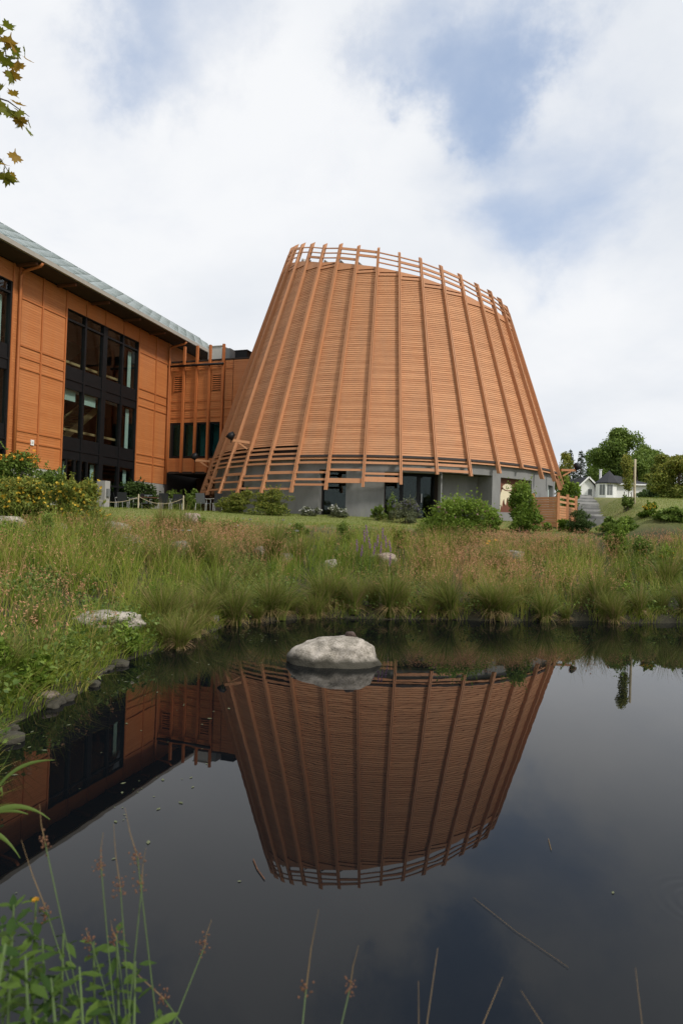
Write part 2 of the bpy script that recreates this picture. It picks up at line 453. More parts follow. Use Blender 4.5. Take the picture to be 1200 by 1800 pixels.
def ground_z(x, y, s=None):
    x = np.asarray(x, float); y = np.asarray(y, float)
    if s is None: s = pond_dist(x, y)
    sp = np.maximum(s, 0)
    z = 0.13 * (1 - np.exp(-sp / 0.12)) + np.where(sp < 10, 0.178 * sp, 1.78 + 0.42 * sm((sp - 10) / 5.5) * 1.0)
    z = np.where(y < 3, np.minimum(z, 0.13 * (1 - np.exp(-sp / 0.12)) + 0.10 * sp), z)
    t = sm((x - (9.9 + 0.2 * (y - 26))) / 2.6)
    z = z + t * (1.1 + 0.05 * np.maximum(y - 26, 0)) * sm((y - 20.5) / 5.5)
    z = z + 0.05 * np.sin(x * 1.7 + 0.6 * y) * np.cos(y * 1.3 - x * 0.4) * sm(sp / 1.5) * (1 - sm((sp - 9) / 3))
    z = np.where(s < 0, -0.65 * sm(-s / 1.6) - 0.03, z)
    return z


def gz(x, y): return float(ground_z(np.array([x]), np.array([y]))[0])


def on_ground(px, py, Y):
    """X for an image column at depth Y, on the terrain"""
    P = aty(px, py, Y); return Vector((P.x, Y, gz(P.x, Y)))


def axis(segs):
    a = []
    for x0, x1, st in segs: a += list(np.arange(x0, x1, st))
    return np.array(a)


gx = np.concatenate([-np.geomspace(900, 40, 14), axis([(-36, -8, 1.0), (-8, -4, 0.3), (-4, 8, 0.14), (8, 17, 0.3), (17, 50, 1.2)]), np.geomspace(52, 900, 14)])
gy = np.concatenate([-np.geomspace(400, 12, 8), axis([(-10, 0, 1.0), (0, 15, 0.14), (15, 30, 0.35), (30, 100, 1.3)]), np.geomspace(102, 1400, 14)])
XX, YY = np.meshgrid(gx, gy)
SS = pond_dist(XX.ravel(), YY.ravel())
ZZ = ground_z(XX.ravel(), YY.ravel(), SS)
nx, ny = len(gx), len(gy)
ii = np.arange(nx * ny).reshape(ny, nx)
q = np.stack([ii[:-1, :-1], ii[:-1, 1:], ii[1:, 1:], ii[1:, :-1]], -1).reshape(-1, 4)
land = np.clip((SS - 8.5) / 2.0, 0, 1)            # 0 bare bank soil, 1 mown lawn
ground = np_mesh('ground', np.stack([XX.ravel(), YY.ravel(), ZZ], -1), q, land, None)
ground['kind'] = 'structure'
ground.data.polygons.foreach_set('use_smooth', [True] * len(ground.data.polygons))
mt, nt, o = new_mat('ground_soil_and_lawn')
p = nt.nodes.new('ShaderNodeBsdfPrincipled'); p.inputs['Roughness'].default_value = 0.95
tcn = nt.nodes.new('ShaderNodeTexCoord')
a = nt.nodes.new('ShaderNodeAttribute'); a.attribute_name = 'tint'
nz = nt.nodes.new('ShaderNodeTexNoise'); nz.inputs['Scale'].default_value = 0.7; nz.inputs['Detail'].default_value = 10; nz.inputs['Roughness'].default_value = 0.7
nf = nt.nodes.new('ShaderNodeTexNoise'); nf.inputs['Scale'].default_value = 9; nf.inputs['Detail'].default_value = 8; nf.inputs['Roughness'].default_value = 0.75
nt.links.new(tcn.outputs['Object'], nz.inputs['Vector']); nt.links.new(tcn.outputs['Object'], nf.inputs['Vector'])
soil = nt.nodes.new('ShaderNodeValToRGB')
soil.color_ramp.elements[0].position = 0.35; soil.color_ramp.elements[0].color = (0.012, 0.010, 0.006, 1)
soil.color_ramp.elements[1].position = 0.68; soil.color_ramp.elements[1].color = (0.045, 0.042, 0.018, 1)
lawn = nt.nodes.new('ShaderNodeValToRGB')
lawn.color_ramp.elements[0].position = 0.36; lawn.color_ramp.elements[0].color = (0.12, 0.165, 0.03, 1)
lawn.color_ramp.elements[1].position = 0.66; lawn.color_ramp.elements[1].color = (0.25, 0.23, 0.08, 1)
nt.links.new(nf.outputs[0], soil.inputs[0])
nt.links.new(_math(nt, 'ADD', _math(nt, 'MULTIPLY', nz.outputs[0], 0.6), _math(nt, 'MULTIPLY', nf.outputs[0], 0.4)), lawn.inputs[0])
mc = nt.nodes.new('ShaderNodeMix'); mc.data_type = 'RGBA'
nt.links.new(a.outputs['Fac'], mc.inputs[0]); nt.links.new(soil.outputs[0], mc.inputs[6]); nt.links.new(lawn.outputs[0], mc.inputs[7])
nt.links.new(mc.outputs[2], p.inputs['Base Color'])
bp = nt.nodes.new('ShaderNodeBump'); bp.inputs['Strength'].default_value = 0.6; bp.inputs['Distance'].default_value = 0.05
nt.links.new(nf.outputs[0], bp.inputs['Height']); nt.links.new(bp.outputs[0], p.inputs['Normal'])
nt.links.new(p.outputs[0], o.inputs[0])
ground.data.materials.append(mt)

# pond surface
mt, nt, o = new_mat('pond_water')
p = nt.nodes.new('ShaderNodeBsdfPrincipled')
p.inputs['Base Color'].default_value = (0.003, 0.0040, 0.0052, 1); p.inputs['Roughness'].default_value = 0.012; p.inputs['IOR'].default_value = 1.333
p.inputs['Specular IOR Level'].default_value = 0.5
tcn = nt.nodes.new('ShaderNodeTexCoord')
wn = nt.nodes.new('ShaderNodeTexNoise'); wn.inputs['Scale'].default_value = 1.3; wn.inputs['Detail'].default_value = 3
nt.links.new(tcn.outputs['Object'], wn.inputs['Vector'])
hgt = _math(nt, 'MULTIPLY', wn.outputs[0], 0.0006)
for cxr, cyr, amp in ((1.98, 3.36, 0.0007), (2.75, 3.30, 0.0005)):         # rings where something touched the surface
    vd = nt.nodes.new('ShaderNodeVectorMath'); vd.operation = 'DISTANCE'
    nt.links.new(tcn.outputs['Object'], vd.inputs[0]); vd.inputs[1].default_value = (cxr, cyr, 0)
    dd = vd.outputs['Value']
    fade = _math(nt, 'SUBTRACT', 1.0, _math(nt, 'DIVIDE', dd, 0.32), clamp=True)
    hgt = _math(nt, 'ADD', hgt, _math(nt, 'MULTIPLY', _math(nt, 'MULTIPLY', _math(nt, 'SINE', _math(nt, 'MULTIPLY', dd, 95)), fade), amp))
bp = nt.nodes.new('ShaderNodeBump'); bp.inputs['Strength'].default_value = 1.0; bp.inputs['Distance'].default_value = 1.0
nt.links.new(hgt, bp.inputs['Height']); nt.links.new(bp.outputs[0], p.inputs['Normal'])
nt.links.new(p.outputs[0], o.inputs[0])
M['water'] = mt
w = MB(); w.add([(-4.5, 0.6, 0), (17, 0.6, 0), (17, 15.5, 0), (-4.5, 15.5, 0)], [(0, 1, 2, 3)])
water = w.build('pond_water', 'water'); water['kind'] = 'structure'

# ------------------------------------------------------------------ the conical hall
CX, CY, R0, KK = 2.344, 37.728, 11.67, 0.322
TH0 = 198.943
ZG = 2.2
zt = [17.654, 17.393, 17.125, 16.817, 16.47, 16.252, 15.991, 15.779, 15.517, 15.297, 15.024, 14.773, 14.523, 14.454, 14.368, 14.305]
zb = [3.615, 3.262, 3.253, 3.272, 3.276, 3.302, 3.437, 3.587, 3.742, 4.248, 4.251, 4.479, 4.827, 4.441, 4.438, 4.343]


def ztop(i):
    i %= 40
    if i < 16: return zt[i]
    th = R(TH0 + 9 * i); a = 15.9 - 0.27 * 6.2 * math.cos(th)
    if i < 20: return zt[15] + (a - zt[15]) * (i - 15) / 5
    if i > 35: return a + (zt[0] - a) * (i - 35) / 5
    return a


def zbot(i):
    i %= 40
    return zb[i] if i < 16 else (4.3 if i < 26 else 3.4)


def cone(bay, z, off=0.0):
    th = R(TH0 + 9 * bay); r = R0 - KK * z + off
    return Vector((CX + r * math.cos(th), CY + r * math.sin(th), z))


def cylp(bay, r, z):
    th = R(TH0 + 9 * bay); return Vector((CX + r * math.cos(th), CY + r * math.sin(th), z))


hall = thing('conical_hall', 'tall truncated cone hall clad in cedar boards with projecting ribs', 'building', (CX, CY, ZG))


def slope_bar(mb, bay0, bay1, z, za1, zb1, off0, off1):
    mb.hexa([cone(bay0, z, off0), cone(bay1, z, off0), cone(bay1, z, off1), cone(bay0, z, off1),
             cone(bay0, za1, off0), cone(bay1, zb1, off0), cone(bay1, zb1, off1), cone(bay0, za1, off1)])


def chord_bar(mb, bay0, bay1, z, hgt, off0, off1, zz=None):
    """flat board between two ribs; outer face at off1, inner at off0, leaning with the cone"""
    z1 = z + hgt
    mb.hexa([cone(bay0, z, off0), cone(bay1, z, off0), cone(bay1, z, off1), cone(bay0, z, off1),
             cone(bay0, z1, off0), cone(bay1, z1, off0), cone(bay1, z1, off1), cone(bay0, z1, off1)])


# ribs: twin planks with a groove between
HW = 0.058
for i in range(40):
    mb = MB()
    th = R(TH0 + 9 * i); tg = Vector((-math.sin(th), math.cos(th), 0))
    za, zb_ = zbot(i), ztop(i)
    for s0, s1, o1 in ((-HW, -0.012, -0.03), (0.012, HW, -0.03), (-0.012, 0.012, -0.065)):
        a0, a1 = cone(i, za, -0.22), cone(i, za, o1)
        b0, b1 = cone(i, zb_, -0.22), cone(i, zb_ - 0.16, o1)
        mb.hexa([a0 + tg * s0, a0 + tg * s1, a1 + tg * s1, a1 + tg * s0, b0 + tg * s0, b0 + tg * s1, b1 + tg * s1, b1 + tg * s0])
    mb.build('rib', 'cedar_rib', hall)

# cladding: clapboards bay by bay
BP = 0.102
e_ = 0.105 / 10.0
rest = MB()
count = 0
backing = MB()
for bay in range(40):
    ztc = (ztop(bay) + ztop(bay + 1)) / 2 - 1.15 - 0.30
    zbc = 5.52 if (bay <= 4 or bay >= 28) else 4.85
    n = int((ztc - zbc) / BP)
    zt_a = zbc + n * BP
    visible = bay <= 15 or bay >= 37
    # plain inner skin
    backing.add([cone(bay, zbc, -0.34), cone(bay + 1, zbc, -0.34), cone(bay + 1, zt_a + 0.3, -0.34), cone(bay, zt_a + 0.3, -0.34)], [(0, 1, 2, 3)])
    if not visible:
        chord_bar(rest, bay, bay + 1, zbc, n * BP, -0.30, -0.20); continue
    for r_ in range(n):
        z0 = zbc + r_ * BP
        jit = random.uniform(-0.002, 0.002)
        mb = MB() if (bay in (6, 7, 8) or (bay == 9)) and count < 300 else rest
        g = 0.0
        p0, p1 = bay + e_ * 0.5, bay + 1 - e_ * 0.5
        mb.hexa([cone(p0, z0 + g, -0.30), cone(p1, z0 + g, -0.30), cone(p1, z0 + g, -0.199 + jit), cone(p0, z0 + g, -0.199 + jit),
                 cone(p0, z0 + BP, -0.30), cone(p1, z0 + BP, -0.30), cone(p1, z0 + BP, -0.222 + jit), cone(p0, z0 + BP, -0.222 + jit)])
        if mb is not rest:
            mb.build('board', 'cedar', hall); count += 1
o = rest.build('siding_boards', 'cedar', hall); o['kind'] = 'stuff'
backing.build('sheathing', 'soffit', hall)
# header boards, crown rails and skirt slats
for bay in list(range(0, 40)):
    za = (ztop(bay) + ztop(bay + 1)) / 2
    ztc = za - 1.15
    zbc = 5.52 if (bay <= 4 or bay >= 28) else 4.85
    n = int((ztc - 0.30 - zbc) / BP); zh = zbc + n * BP
    mb = MB()
    if bay in (2, 3, 5, 11, 13):            # plain header
        slope_bar(mb, bay, bay + 1, zh + 0.008, max(ztop(bay) - 1.15, zh + .05), max(ztop(bay + 1) - 1.15, zh + .05), -0.30, -0.16)
    else:                                    # header with a slot cut in it
        b0, b1 = bay + 0.12, bay + 0.86
        chord_bar(mb, bay, bay + 1, zh + 0.008, 0.13, -0.30, -0.16)
        slope_bar(mb, bay, bay + 1, zh + 0.20, max(ztop(bay) - 1.15, zh + .24), max(ztop(bay + 1) - 1.15, zh + .24), -0.30, -0.16)
        chord_bar(mb, b1, bay + 1, zh + 0.138, 0.062, -0.30, -0.165)
        chord_bar(mb, bay, b0, zh + 0.138, 0.062, -0.30, -0.165)
    mb.build('header_board', 'cedar_rib', hall)
    rr = random.Random(bay * 13 + 1)
    for j, dz in enumerate((-0.34, -0.62, -0.90)):
        wide = 0.13 if rr.random() < 0.35 else 0.055
        zz0, zz1 = ztop(bay) + dz, ztop(bay + 1) + dz
        if j == 2 and rr.random() < 0.25: continue
        mb = MB(); p = []
        for z_ in (-wide / 2, wide / 2):
            p += [cone(bay, zz0 + z_, -0.16), cone(bay + 1, zz1 + z_, -0.16), cone(bay + 1, zz1 + z_, -0.09), cone(bay, zz0 + z_, -0.09)]
        mb.hexa(p); mb.build('crown_rail', 'cedar_rib', hall)
    if bay <= 4 or bay >= 30:
        sl = [(5.30, .13), (5.06, .11), (4.83, .13), (4.58, .11), (4.16, .17), (3.80, .11), (3.42, .12)]
        if bay % 2: sl = [(5.32, .11), (5.10, .13), (4.84, .11), (4.62, .12), (4.05, .12), (3.86, .10), (3.46, .12)]
    elif bay == 5: sl = [(4.63, .13), (4.18, .12), (3.86, .12), (3.62, .12)]
    elif bay == 6: sl = [(4.64, .12), (4.30, .12), (3.76, .26)]
    elif bay == 7: sl = [(4.63, .13), (4.15, .12), (3.83, .28)]
    elif bay == 8: sl = [(4.65, .14), (4.38, .16)]
    elif bay == 9: sl = [(4.64, .14), (4.38, .15)]
    else: sl = []
    for z_, hh in sl:
        hh *= .8
        mb = MB(); chord_bar(mb, bay, bay + 1, z_, hh, -0.18, -0.11); mb.build('skirt_slat', 'cedar_rib', hall)

# roof slab inside the crown
mb = MB()
top = [cone(i, ztop(i) - 1.32, -0.36) for i in range(40)]
cen = Vector((CX, CY, sum(t.z for t in top) / 40 + 0.1))
mb.add(top + [cen], [(i, (i + 1) % 40, 40) for i in range(40)])
mb.build('roof', 'roofmetal', hall)
for i in (2, 4, 5, 6):                    # grey flashing corners that show at the rim
    mb = MB(); t0 = cone(i, ztop(i) - 1.15, -0.34); t1 = cone(i + 0.32, ztop(i) - 1.20, -0.34)
    up = cone(i, ztop(i) - .90, -0.34)
    inn = (Vector((CX, CY, t0.z)) - t0).normalized() * 0.4
    mb.add([t0, t1, up, t0 + inn, t1 + inn, up + inn], [(0, 1, 2), (3, 5, 4), (0, 3, 4, 1), (1, 4, 5, 2), (2, 5, 3, 0)])
    mb.build('roof_flashing', 'gutter', hall)

# grey rendered base with openings: (bay0, bay1, z0, z1)
RW = 9.70
OPEN = [(2.25, 2.62, ZG, 4.20), (5.62, 6.45, ZG, 4.40), (7.57, 9.23, ZG, 4.33), (9.27, 10.97, ZG, 4.40), (11.30, 12.85, 2.75, 4.35), (14.2, 14.95, 3.1, 4.30)]


def arc(mb, b0, b1, z0, z1, r_in, r_out):
    n = max(1, int(math.ceil((b1 - b0) / 0.5)))
    for k in range(n):
        a, b = b0 + (b1 - b0) * k / n, b0 + (b1 - b0) * (k + 1) / n
        mb.hexa([cylp(a, r_in, z0), cylp(b, r_in, z0), cylp(b, r_out, z0), cylp(a, r_out, z0),
                 cylp(a, r_in, z1), cylp(b, r_in, z1), cylp(b, r_out, z1), cylp(a, r_out, z1)])


mb = MB(); cur = -6.0
ZT = 4.95
for b0, b1, z0, z1 in OPEN:
    arc(mb, cur, b0, ZG - 0.4, ZT, RW - 0.35, RW)
    arc(mb, b0, b1, z1, ZT, RW - 0.35, RW)
    if z0 > ZG: arc(mb, b0, b1, ZG - 0.4, z0, RW - 0.35, RW)
    cur = b1
arc(mb, cur, 34.0, ZG - 0.4, ZT, RW - 0.35, RW)
mb.build('base_wall', 'stucco', hall)
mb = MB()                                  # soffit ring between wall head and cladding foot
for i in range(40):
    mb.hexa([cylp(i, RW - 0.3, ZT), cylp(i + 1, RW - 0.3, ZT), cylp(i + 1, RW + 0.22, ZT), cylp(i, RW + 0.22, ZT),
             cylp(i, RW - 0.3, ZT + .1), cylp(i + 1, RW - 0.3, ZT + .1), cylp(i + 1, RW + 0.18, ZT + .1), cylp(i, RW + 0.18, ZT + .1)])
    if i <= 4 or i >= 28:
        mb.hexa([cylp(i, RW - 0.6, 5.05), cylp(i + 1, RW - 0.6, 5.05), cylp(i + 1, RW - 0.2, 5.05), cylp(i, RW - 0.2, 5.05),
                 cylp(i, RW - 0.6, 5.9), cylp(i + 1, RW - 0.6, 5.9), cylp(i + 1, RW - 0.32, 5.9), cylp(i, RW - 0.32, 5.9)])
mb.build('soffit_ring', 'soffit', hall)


def opening_door(b0, b1, z0, z1, depth, leaves, name):
    par = bare(name, cylp((b0 + b1) / 2, RW - depth, z0), hall)
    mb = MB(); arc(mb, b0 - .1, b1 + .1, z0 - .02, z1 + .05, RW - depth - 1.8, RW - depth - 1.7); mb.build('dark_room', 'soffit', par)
    n = leaves
    for k in range(n):
        a, b = b0 + (b1 - b0) * k / n, b0 + (b1 - b0) * (k + 1) / n
        A, B = cylp(a, RW - depth, z0), cylp(b, RW - depth, z0)
        up = Vector((0, 0, z1 - z0 - 0.002)); t = (B - A).normalized()
        mb = MB()
        for P, Q in ((A + t * .04, A + t * .04 + up), (B - t * .04, B - t * .04 + up)): mb.bar(P, Q, .08, .09, t)
        mb.bar(A + t * .08 + up - Vector((0, 0, .05)), B - t * .08 + up - Vector((0, 0, .05)), .09, .1)
        mb.bar(A + t * .08 + Vector((0, 0, .1)), B - t * .08 + Vector((0, 0, .1)), .09, .2)
        mb.build('frame', 'black', par)
        mb = MB(); nn = t.cross(Vector((0, 0, 1))) * .01
        c = [A + t * .08, B - t * .08]
        mb.hexa([c[0] - nn + Vector((0, 0, .2)), c[1] - nn + Vector((0, 0, .2)), c[1] + nn + Vector((0, 0, .2)), c[0] + nn + Vector((0, 0, .2)),
                 c[0] - nn + up - Vector((0, 0, .1)), c[1] - nn + up - Vector((0, 0, .1)), c[1] + nn + up - Vector((0, 0, .1)), c[0] + nn + up - Vector((0, 0, .1))])
        mb.build('pane', 'glass', par)
        if k == n - 1 and leaves > 1:
            mb = MB(); hp = A + t * .14 + t.cross(Vector((0, 0, 1))) * .07
            mb.tube([hp + Vector((0, 0, .85)), hp + Vector((0, 0, 1.25))], .02); mb.build('handle', 'alu', par)
    mb = MB()
    for bb in (b0, b1):
        s = 0.03 if bb == b0 else -0.03
        mb.hexa([cylp(bb, RW - depth - 1.7, z0), cylp(bb + s, RW - depth - 1.7, z0), cylp(bb + s, RW - .352, z0), cylp(bb, RW - .352, z0),
                 cylp(bb, RW - depth - 1.7, z1), cylp(bb + s, RW - depth - 1.7, z1), cylp(bb + s, RW - .352, z1), cylp(bb, RW - .352, z1)])
    mb.build('reveal', 'soffit', par)
    return par


opening_door(2.25, 2.62, ZG, 4.20, 0.25, 1, 'side_door')
opening_door(5.62, 6.45, ZG, 4.40, 0.40, 1, 'door')
opening_door(7.57, 9.23, ZG, 4.33, 0.75, 3, 'entrance_doors')
mb = MB()                                  # sheltered grey recess beside the entrance
arc(mb, 9.24, 11.0, ZG, 4.42, RW - 1.15, RW - 1.05)
mb.hexa([cylp(9.232, RW - 1.05, ZG), cylp(9.268, RW - 1.05, ZG), cylp(9.268, RW - .002, ZG), cylp(9.232, RW - .002, ZG),
         cylp(9.232, RW - 1.05, 4.4), cylp(9.268, RW - 1.05, 4.4), cylp(9.268, RW - .002, 4.4), cylp(9.232, RW - .002, 4.4)])
mb.hexa([cylp(10.975, RW - 1.05, ZG), cylp(11.01, RW - 1.05, ZG), cylp(11.01, RW - .352, ZG), cylp(10.975, RW - .352, ZG),
         cylp(10.975, RW - 1.05, 4.4), cylp(11.01, RW - 1.05, 4.4), cylp(11.01, RW - .352, 4.4), cylp(10.975, RW - .352, 4.4)])
mb.build('recess_wall', 'stucco', hall)
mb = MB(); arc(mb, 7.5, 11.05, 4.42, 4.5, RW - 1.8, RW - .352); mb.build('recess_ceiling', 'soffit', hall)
# painted niche: brown board with a cream cut-out shape
A, B = cylp(11.28, RW - 0.22, 2.75), cylp(12.87, RW - 0.22, 2.75)
t = (B - A).normalized(); nn = Vector((t.y, -t.x, 0)); upv = Vector((0, 0, 1))
mb = MB(); w_ = (B - A).length
mb.hexa([A - nn * .05, B - nn * .05, B + nn * .0, A + nn * .0, A - nn * .05 + upv * 1.6, B - nn * .05 + upv * 1.6, B + upv * 1.6, A + upv * 1.6])
mural = mb.build('mural_panel', 'mural', hall)
half = [(0.0, 1.0), (.16, .985), (.30, .93), (.38, .86), (.35, .80), (.42, .74), (.50, .60), (.56, .42), (.60, .20), (.62, .02), (.50, .02), (.46, .24), (.40, .12), (.34, .34),
        (.26, .44), (.20, .26), (.12, .20), (.06, .42), (0, .50)]
pts = [(x_, y_) for x_, y_ in half] + [(-x_, y_) for x_, y_ in half[::-1][1:-1]]
mb = MB(); mid = A + t * w_ * 0.33 + nn * .01
f_ = [mid + t * x_ * 1.05 + upv * (0.08 + y_ * 1.28) for x_, y_ in pts]; k_ = len(f_)
mb.add(f_ + [p_ + nn * .03 for p_ in f_], [tuple(range(k_)), tuple(range(2 * k_ - 1, k_ - 1, -1))] + [(i, (i + 1) % k_, (i + 1) % k_ + k_, i + k_) for i in range(k_)])
mb.build('cream_cutout', 'cream', mural)
mb = MB()                                  # brown collar line on the cut-out
prev = None
for a_ in range(0, 9):
    an = math.pi * (1 + a_ / 8); p_ = mid + nn * .035 + t * math.cos(an) * .40 + upv * (1.16 + .13 * math.sin(an))
    if prev is not None: mb.bar(prev, p_, .035, .02, upv)
    prev = p_
mb.build('collar_band', 'mural', mural)
A, B = cylp(14.2, RW - .2, 3.1), cylp(14.95, RW - .2, 3.1)
t = (B - A).normalized(); nn = Vector((t.y, -t.x, 0))
mb = MB(); mb.hexa([A - nn * .04, B - nn * .04, B, A, A - nn * .04 + upv * 1.2, B - nn * .04 + upv * 1.2, B + upv * 1.2, A + upv * 1.2])
mb.build('side_window', 'curtain', hall)


# floodlights on cedar brackets fixed to ribs
def floodlight(bay, z, out_dir, label):
    base = cone(bay, z, 0.05)
    t_ = thing('floodlight', label, 'floodlight', base)
    o_ = Vector(out_dir).normalized()
    mb = MB(); mb.bar(base, base + o_ * 0.85, .10, .12); mb.bar(base + o_ * .1 - upv * .32, base + o_ * .55 - upv * .06, .07, .07); mb.build('bracket', 'cedar_rib', t_)
    e = base + o_ * 0.88
    mb = MB(); mb.bar(e - upv * .12, e + upv * .10, .04, .04); mb.build('mount', 'black', t_)
    mb = MB(); c_ = e + upv * .22
    mb.tube([c_ - o_ * .12 + upv * .14, c_ + upv * 0.03, c_ + o_ * .10 - upv * .16], [.10, .17, .20], 10); mb.build('lamp_head', 'black', t_, True)


floodlight(3, 5.75, (-0.98, -0.2, 0.08), 'black floodlight on cedar bracket across the left ribs of the hall')
floodlight(0, 5.15, (-1, 0.1, 0.05), 'black floodlight on bracket at the hall edge before the teal windows')
floodlight(16, 5.3, (1, 0.1, 0.02), 'black floodlight on cedar bracket at the hall edge beside the conifers')

# ------------------------------------------------------------------ long building on the left
PHI = R(73.3)
U = Vector((math.cos(PHI), math.sin(PHI), 0)); NR = Vector((math.sin(PHI), -math.cos(PHI), 0))
P0 = Vector((-10.75, 38.5, 0))


def fp(t, z, off=0.0):      # t: metres from the inner corner towards the viewer
    return P0 - U * t + NR * off + Vector((0, 0, z))


def fbox(mb, t0, t1, z0, z1, o0, o1):
    mb.hexa([fp(t0, z0, o0), fp(t1, z0, o0), fp(t1, z0, o1), fp(t0, z0, o1), fp(t0, z1, o0), fp(t1, z1, o0), fp(t1, z1, o1), fp(t0, z1, o1)])


longb = thing('long_building', 'orange sided three storey building with zinc roof and tall black windows', 'building', fp(8, 2.3))
TE = 21.0
W1, W2 = (3.12, 8.88), (12.2, 18.0)
ZB, ZW = 4.05, 12.6
rest = MB(); cnt = 0


def board_run(t0, t1, z0, z1, indiv):
    global cnt
    n = int(round((z1 - z0) / 0.11)); bp_ = (z1 - z0) / n
    for r_ in range(n):
        za = z0 + r_ * bp_
        own = indiv and cnt < 300
        mb = MB() if own else rest
        g = 0
        mb.hexa([fp(t0, za + g, -.02), fp(t1, za + g, -.02), fp(t1, za + g, .038), fp(t0, za + g, .038),
                 fp(t0, za + bp_, -.02), fp(t1, za + bp_, -.02), fp(t1, za + bp_, .026), fp(t0, za + bp_, .026)])
        if own: mb.build('board', 'facade', longb); cnt += 1


board_run(8.9, 10.38, ZB, ZW, True)
board_run(10.46, 11.78, ZB, ZW, True)
board_run(1.41, 3.1, ZB, ZW, True)
board_run(0.03, 1.33, ZB, ZW, True)
board_run(11.82, 12.18, ZB, ZW, False)
board_run(3.1, 8.9, 11.82, ZW, False)
board_run(12.18, 18.0, 11.82, ZW, False)
board_run(18.0, TE, ZB, ZW, False)
board_run(-7.0, 0.03, 11.0, ZW, False)
o = rest.build('siding_boards', 'facade', longb); o['kind'] = 'stuff'
for t_, z0 in ((0.06, ZB), (1.37, ZB), (3.08, ZB), (8.92, ZB), (10.42, ZB), (11.80, ZB), (12.14, ZB)):
    mb = MB(); fbox(mb, t_ - .04, t_ + .04, z0, ZW, .03, .085); mb.build('batten', 'facade_trim', longb)
for t_ in (4.5, 6.05, 7.5):
    mb = MB(); fbox(mb, t_ - .035, t_ + .035, 11.83, ZW, .03, .08); mb.build('batten', 'facade_trim', longb)
for ta, tb in ((0.10, 1.33), (1.41, 3.04), (8.96, 10.38), (10.46, 11.76)):
    for z_ in (11.3, 9.26, 8.77, 8.30, 5.58, 5.12):
        mb = MB(); fbox(mb, ta, tb, z_ - .03, z_ + .03, .03, .075); mb.build('belt_batten', 'facade_trim', longb)
# core walls
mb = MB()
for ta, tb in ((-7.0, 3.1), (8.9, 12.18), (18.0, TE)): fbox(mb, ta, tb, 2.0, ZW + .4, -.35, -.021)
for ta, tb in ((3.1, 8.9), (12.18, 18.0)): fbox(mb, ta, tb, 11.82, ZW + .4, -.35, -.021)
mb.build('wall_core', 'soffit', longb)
for ta, tb in ((0.0, 3.1), (8.9, 12.18), (18.0, TE)):
    mb = MB(); fbox(mb, ta, tb, 1.8, ZB - .01, -.02, .015); mb.build('concrete_base', 'concrete', longb)


def curtain_wall(t0, t1, mulls, label_glass):
    cw = bare('tall_window', fp((t0 + t1) / 2, 2.4), longb)
    rows = [(2.4, 4.68), (5.75, 8.05), (9.12, 11.30), (11.36, 11.78)]
    ed = [t0] + mulls + [t1]
    for k, tm in enumerate(ed):
        wd = .16 if (0 < k < len(ed) - 1 and k == 2) else .06
        mb = MB(); fbox(mb, tm - wd, tm + wd if k < len(ed) - 1 else tm, 2.4, 11.8, -.18, .05)
        mb.build('mullion', 'black', cw)
    for z0, z1 in ((4.68, 5.75), (8.05, 9.12)):
        for k in range(len(ed) - 1):
            mb = MB(); fbox(mb, ed[k] + .06, ed[k + 1] - .06, z0, z1, -.14, .0); mb.build('spandrel', 'black', cw)
        mb = MB(); fbox(mb, t0 + .06, t1 - .06, z0 + .42, z0 + .50, .0, .04); mb.build('transom', 'black', cw)
    mb = MB(); fbox(mb, t0 + .06, t1 - .06, 11.27, 11.36, -.14, .035); mb.build('transom', 'black', cw)
    mb = MB(); fbox(mb, t0 + .06, t1 - .06, 11.77, 11.81, -.14, .035); mb.build('transom', 'black', cw)
    for z0, z1 in rows:
        for k in range(len(ed) - 1):
            mb = MB(); fbox(mb, ed[k] + .06, ed[k + 1] - .06, z0, z1, -.075, -.055); mb.build('pane', 'glass', cw)
    # doors at the foot
    return cw


cw1 = curtain_wall(W1[0], W1[1], [4.5, 6.0, 7.5], '')
cw2 = curtain_wall(W2[0], W2[1], [13.7, 15.1, 16.5], '')
mb = MB()
for t_ in (7.0, 7.9, 8.5): fbox(mb, t_ - .05, t_ + .05, 2.4, 4.66, -.05, .03)
fbox(mb, 3.2, 6.0, 3.55, 3.65, -.05, .03)
mb.build('door_frame', 'black', cw1)
# rooms behind the glass
mb = MB()
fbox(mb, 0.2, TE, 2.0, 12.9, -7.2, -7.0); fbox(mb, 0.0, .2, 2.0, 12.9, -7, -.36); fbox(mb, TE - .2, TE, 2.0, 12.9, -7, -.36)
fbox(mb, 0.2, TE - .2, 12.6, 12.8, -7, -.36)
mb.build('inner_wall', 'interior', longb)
for z_ in (2.2, 4.8, 8.2):
    mb = MB(); fbox(mb, 0.2, TE - .2, z_, z_ + .45, -6.99, -.36 if z_ < 3 else -1.2); mb.build('floor_slab', 'interior', longb)
for t_ in (7.9, 4.9, 14.2):
    for z0, z1 in ((5.25, 8.2), (8.65, 12.5), (2.65, 4.8)):
        mb = MB(); b_ = fp(t_, z0, -1.0); mb.tube([b_, fp(t_, z1, -1.0)], .15, 8); mb.build('timber_column', 'blond', longb)
for z_ in (5.25, 8.65):
    mb = MB(); fbox(mb, 3.2, 8.8, z_ + 1.0, z_ + 1.12, -1.3, -1.2); mb.build('handrail', 'blond', longb)
    mb = MB(); fbox(mb, 3.2, 8.8, z_ + .02, z_ + .42, -1.32, -1.26); mb.build('floor_edge_beam', 'blond', longb)
st = bare('stair', fp(5.5, 2.65, -2.4), longb)
for k in range(17):
    mb = MB(); ta = 7.4 - k * .26; z_ = 5.3 + k * .2
    fbox(mb, ta - .3, ta, z_, z_ + .06, -3.2, -2.0); mb.build('tread', 'blond', st)
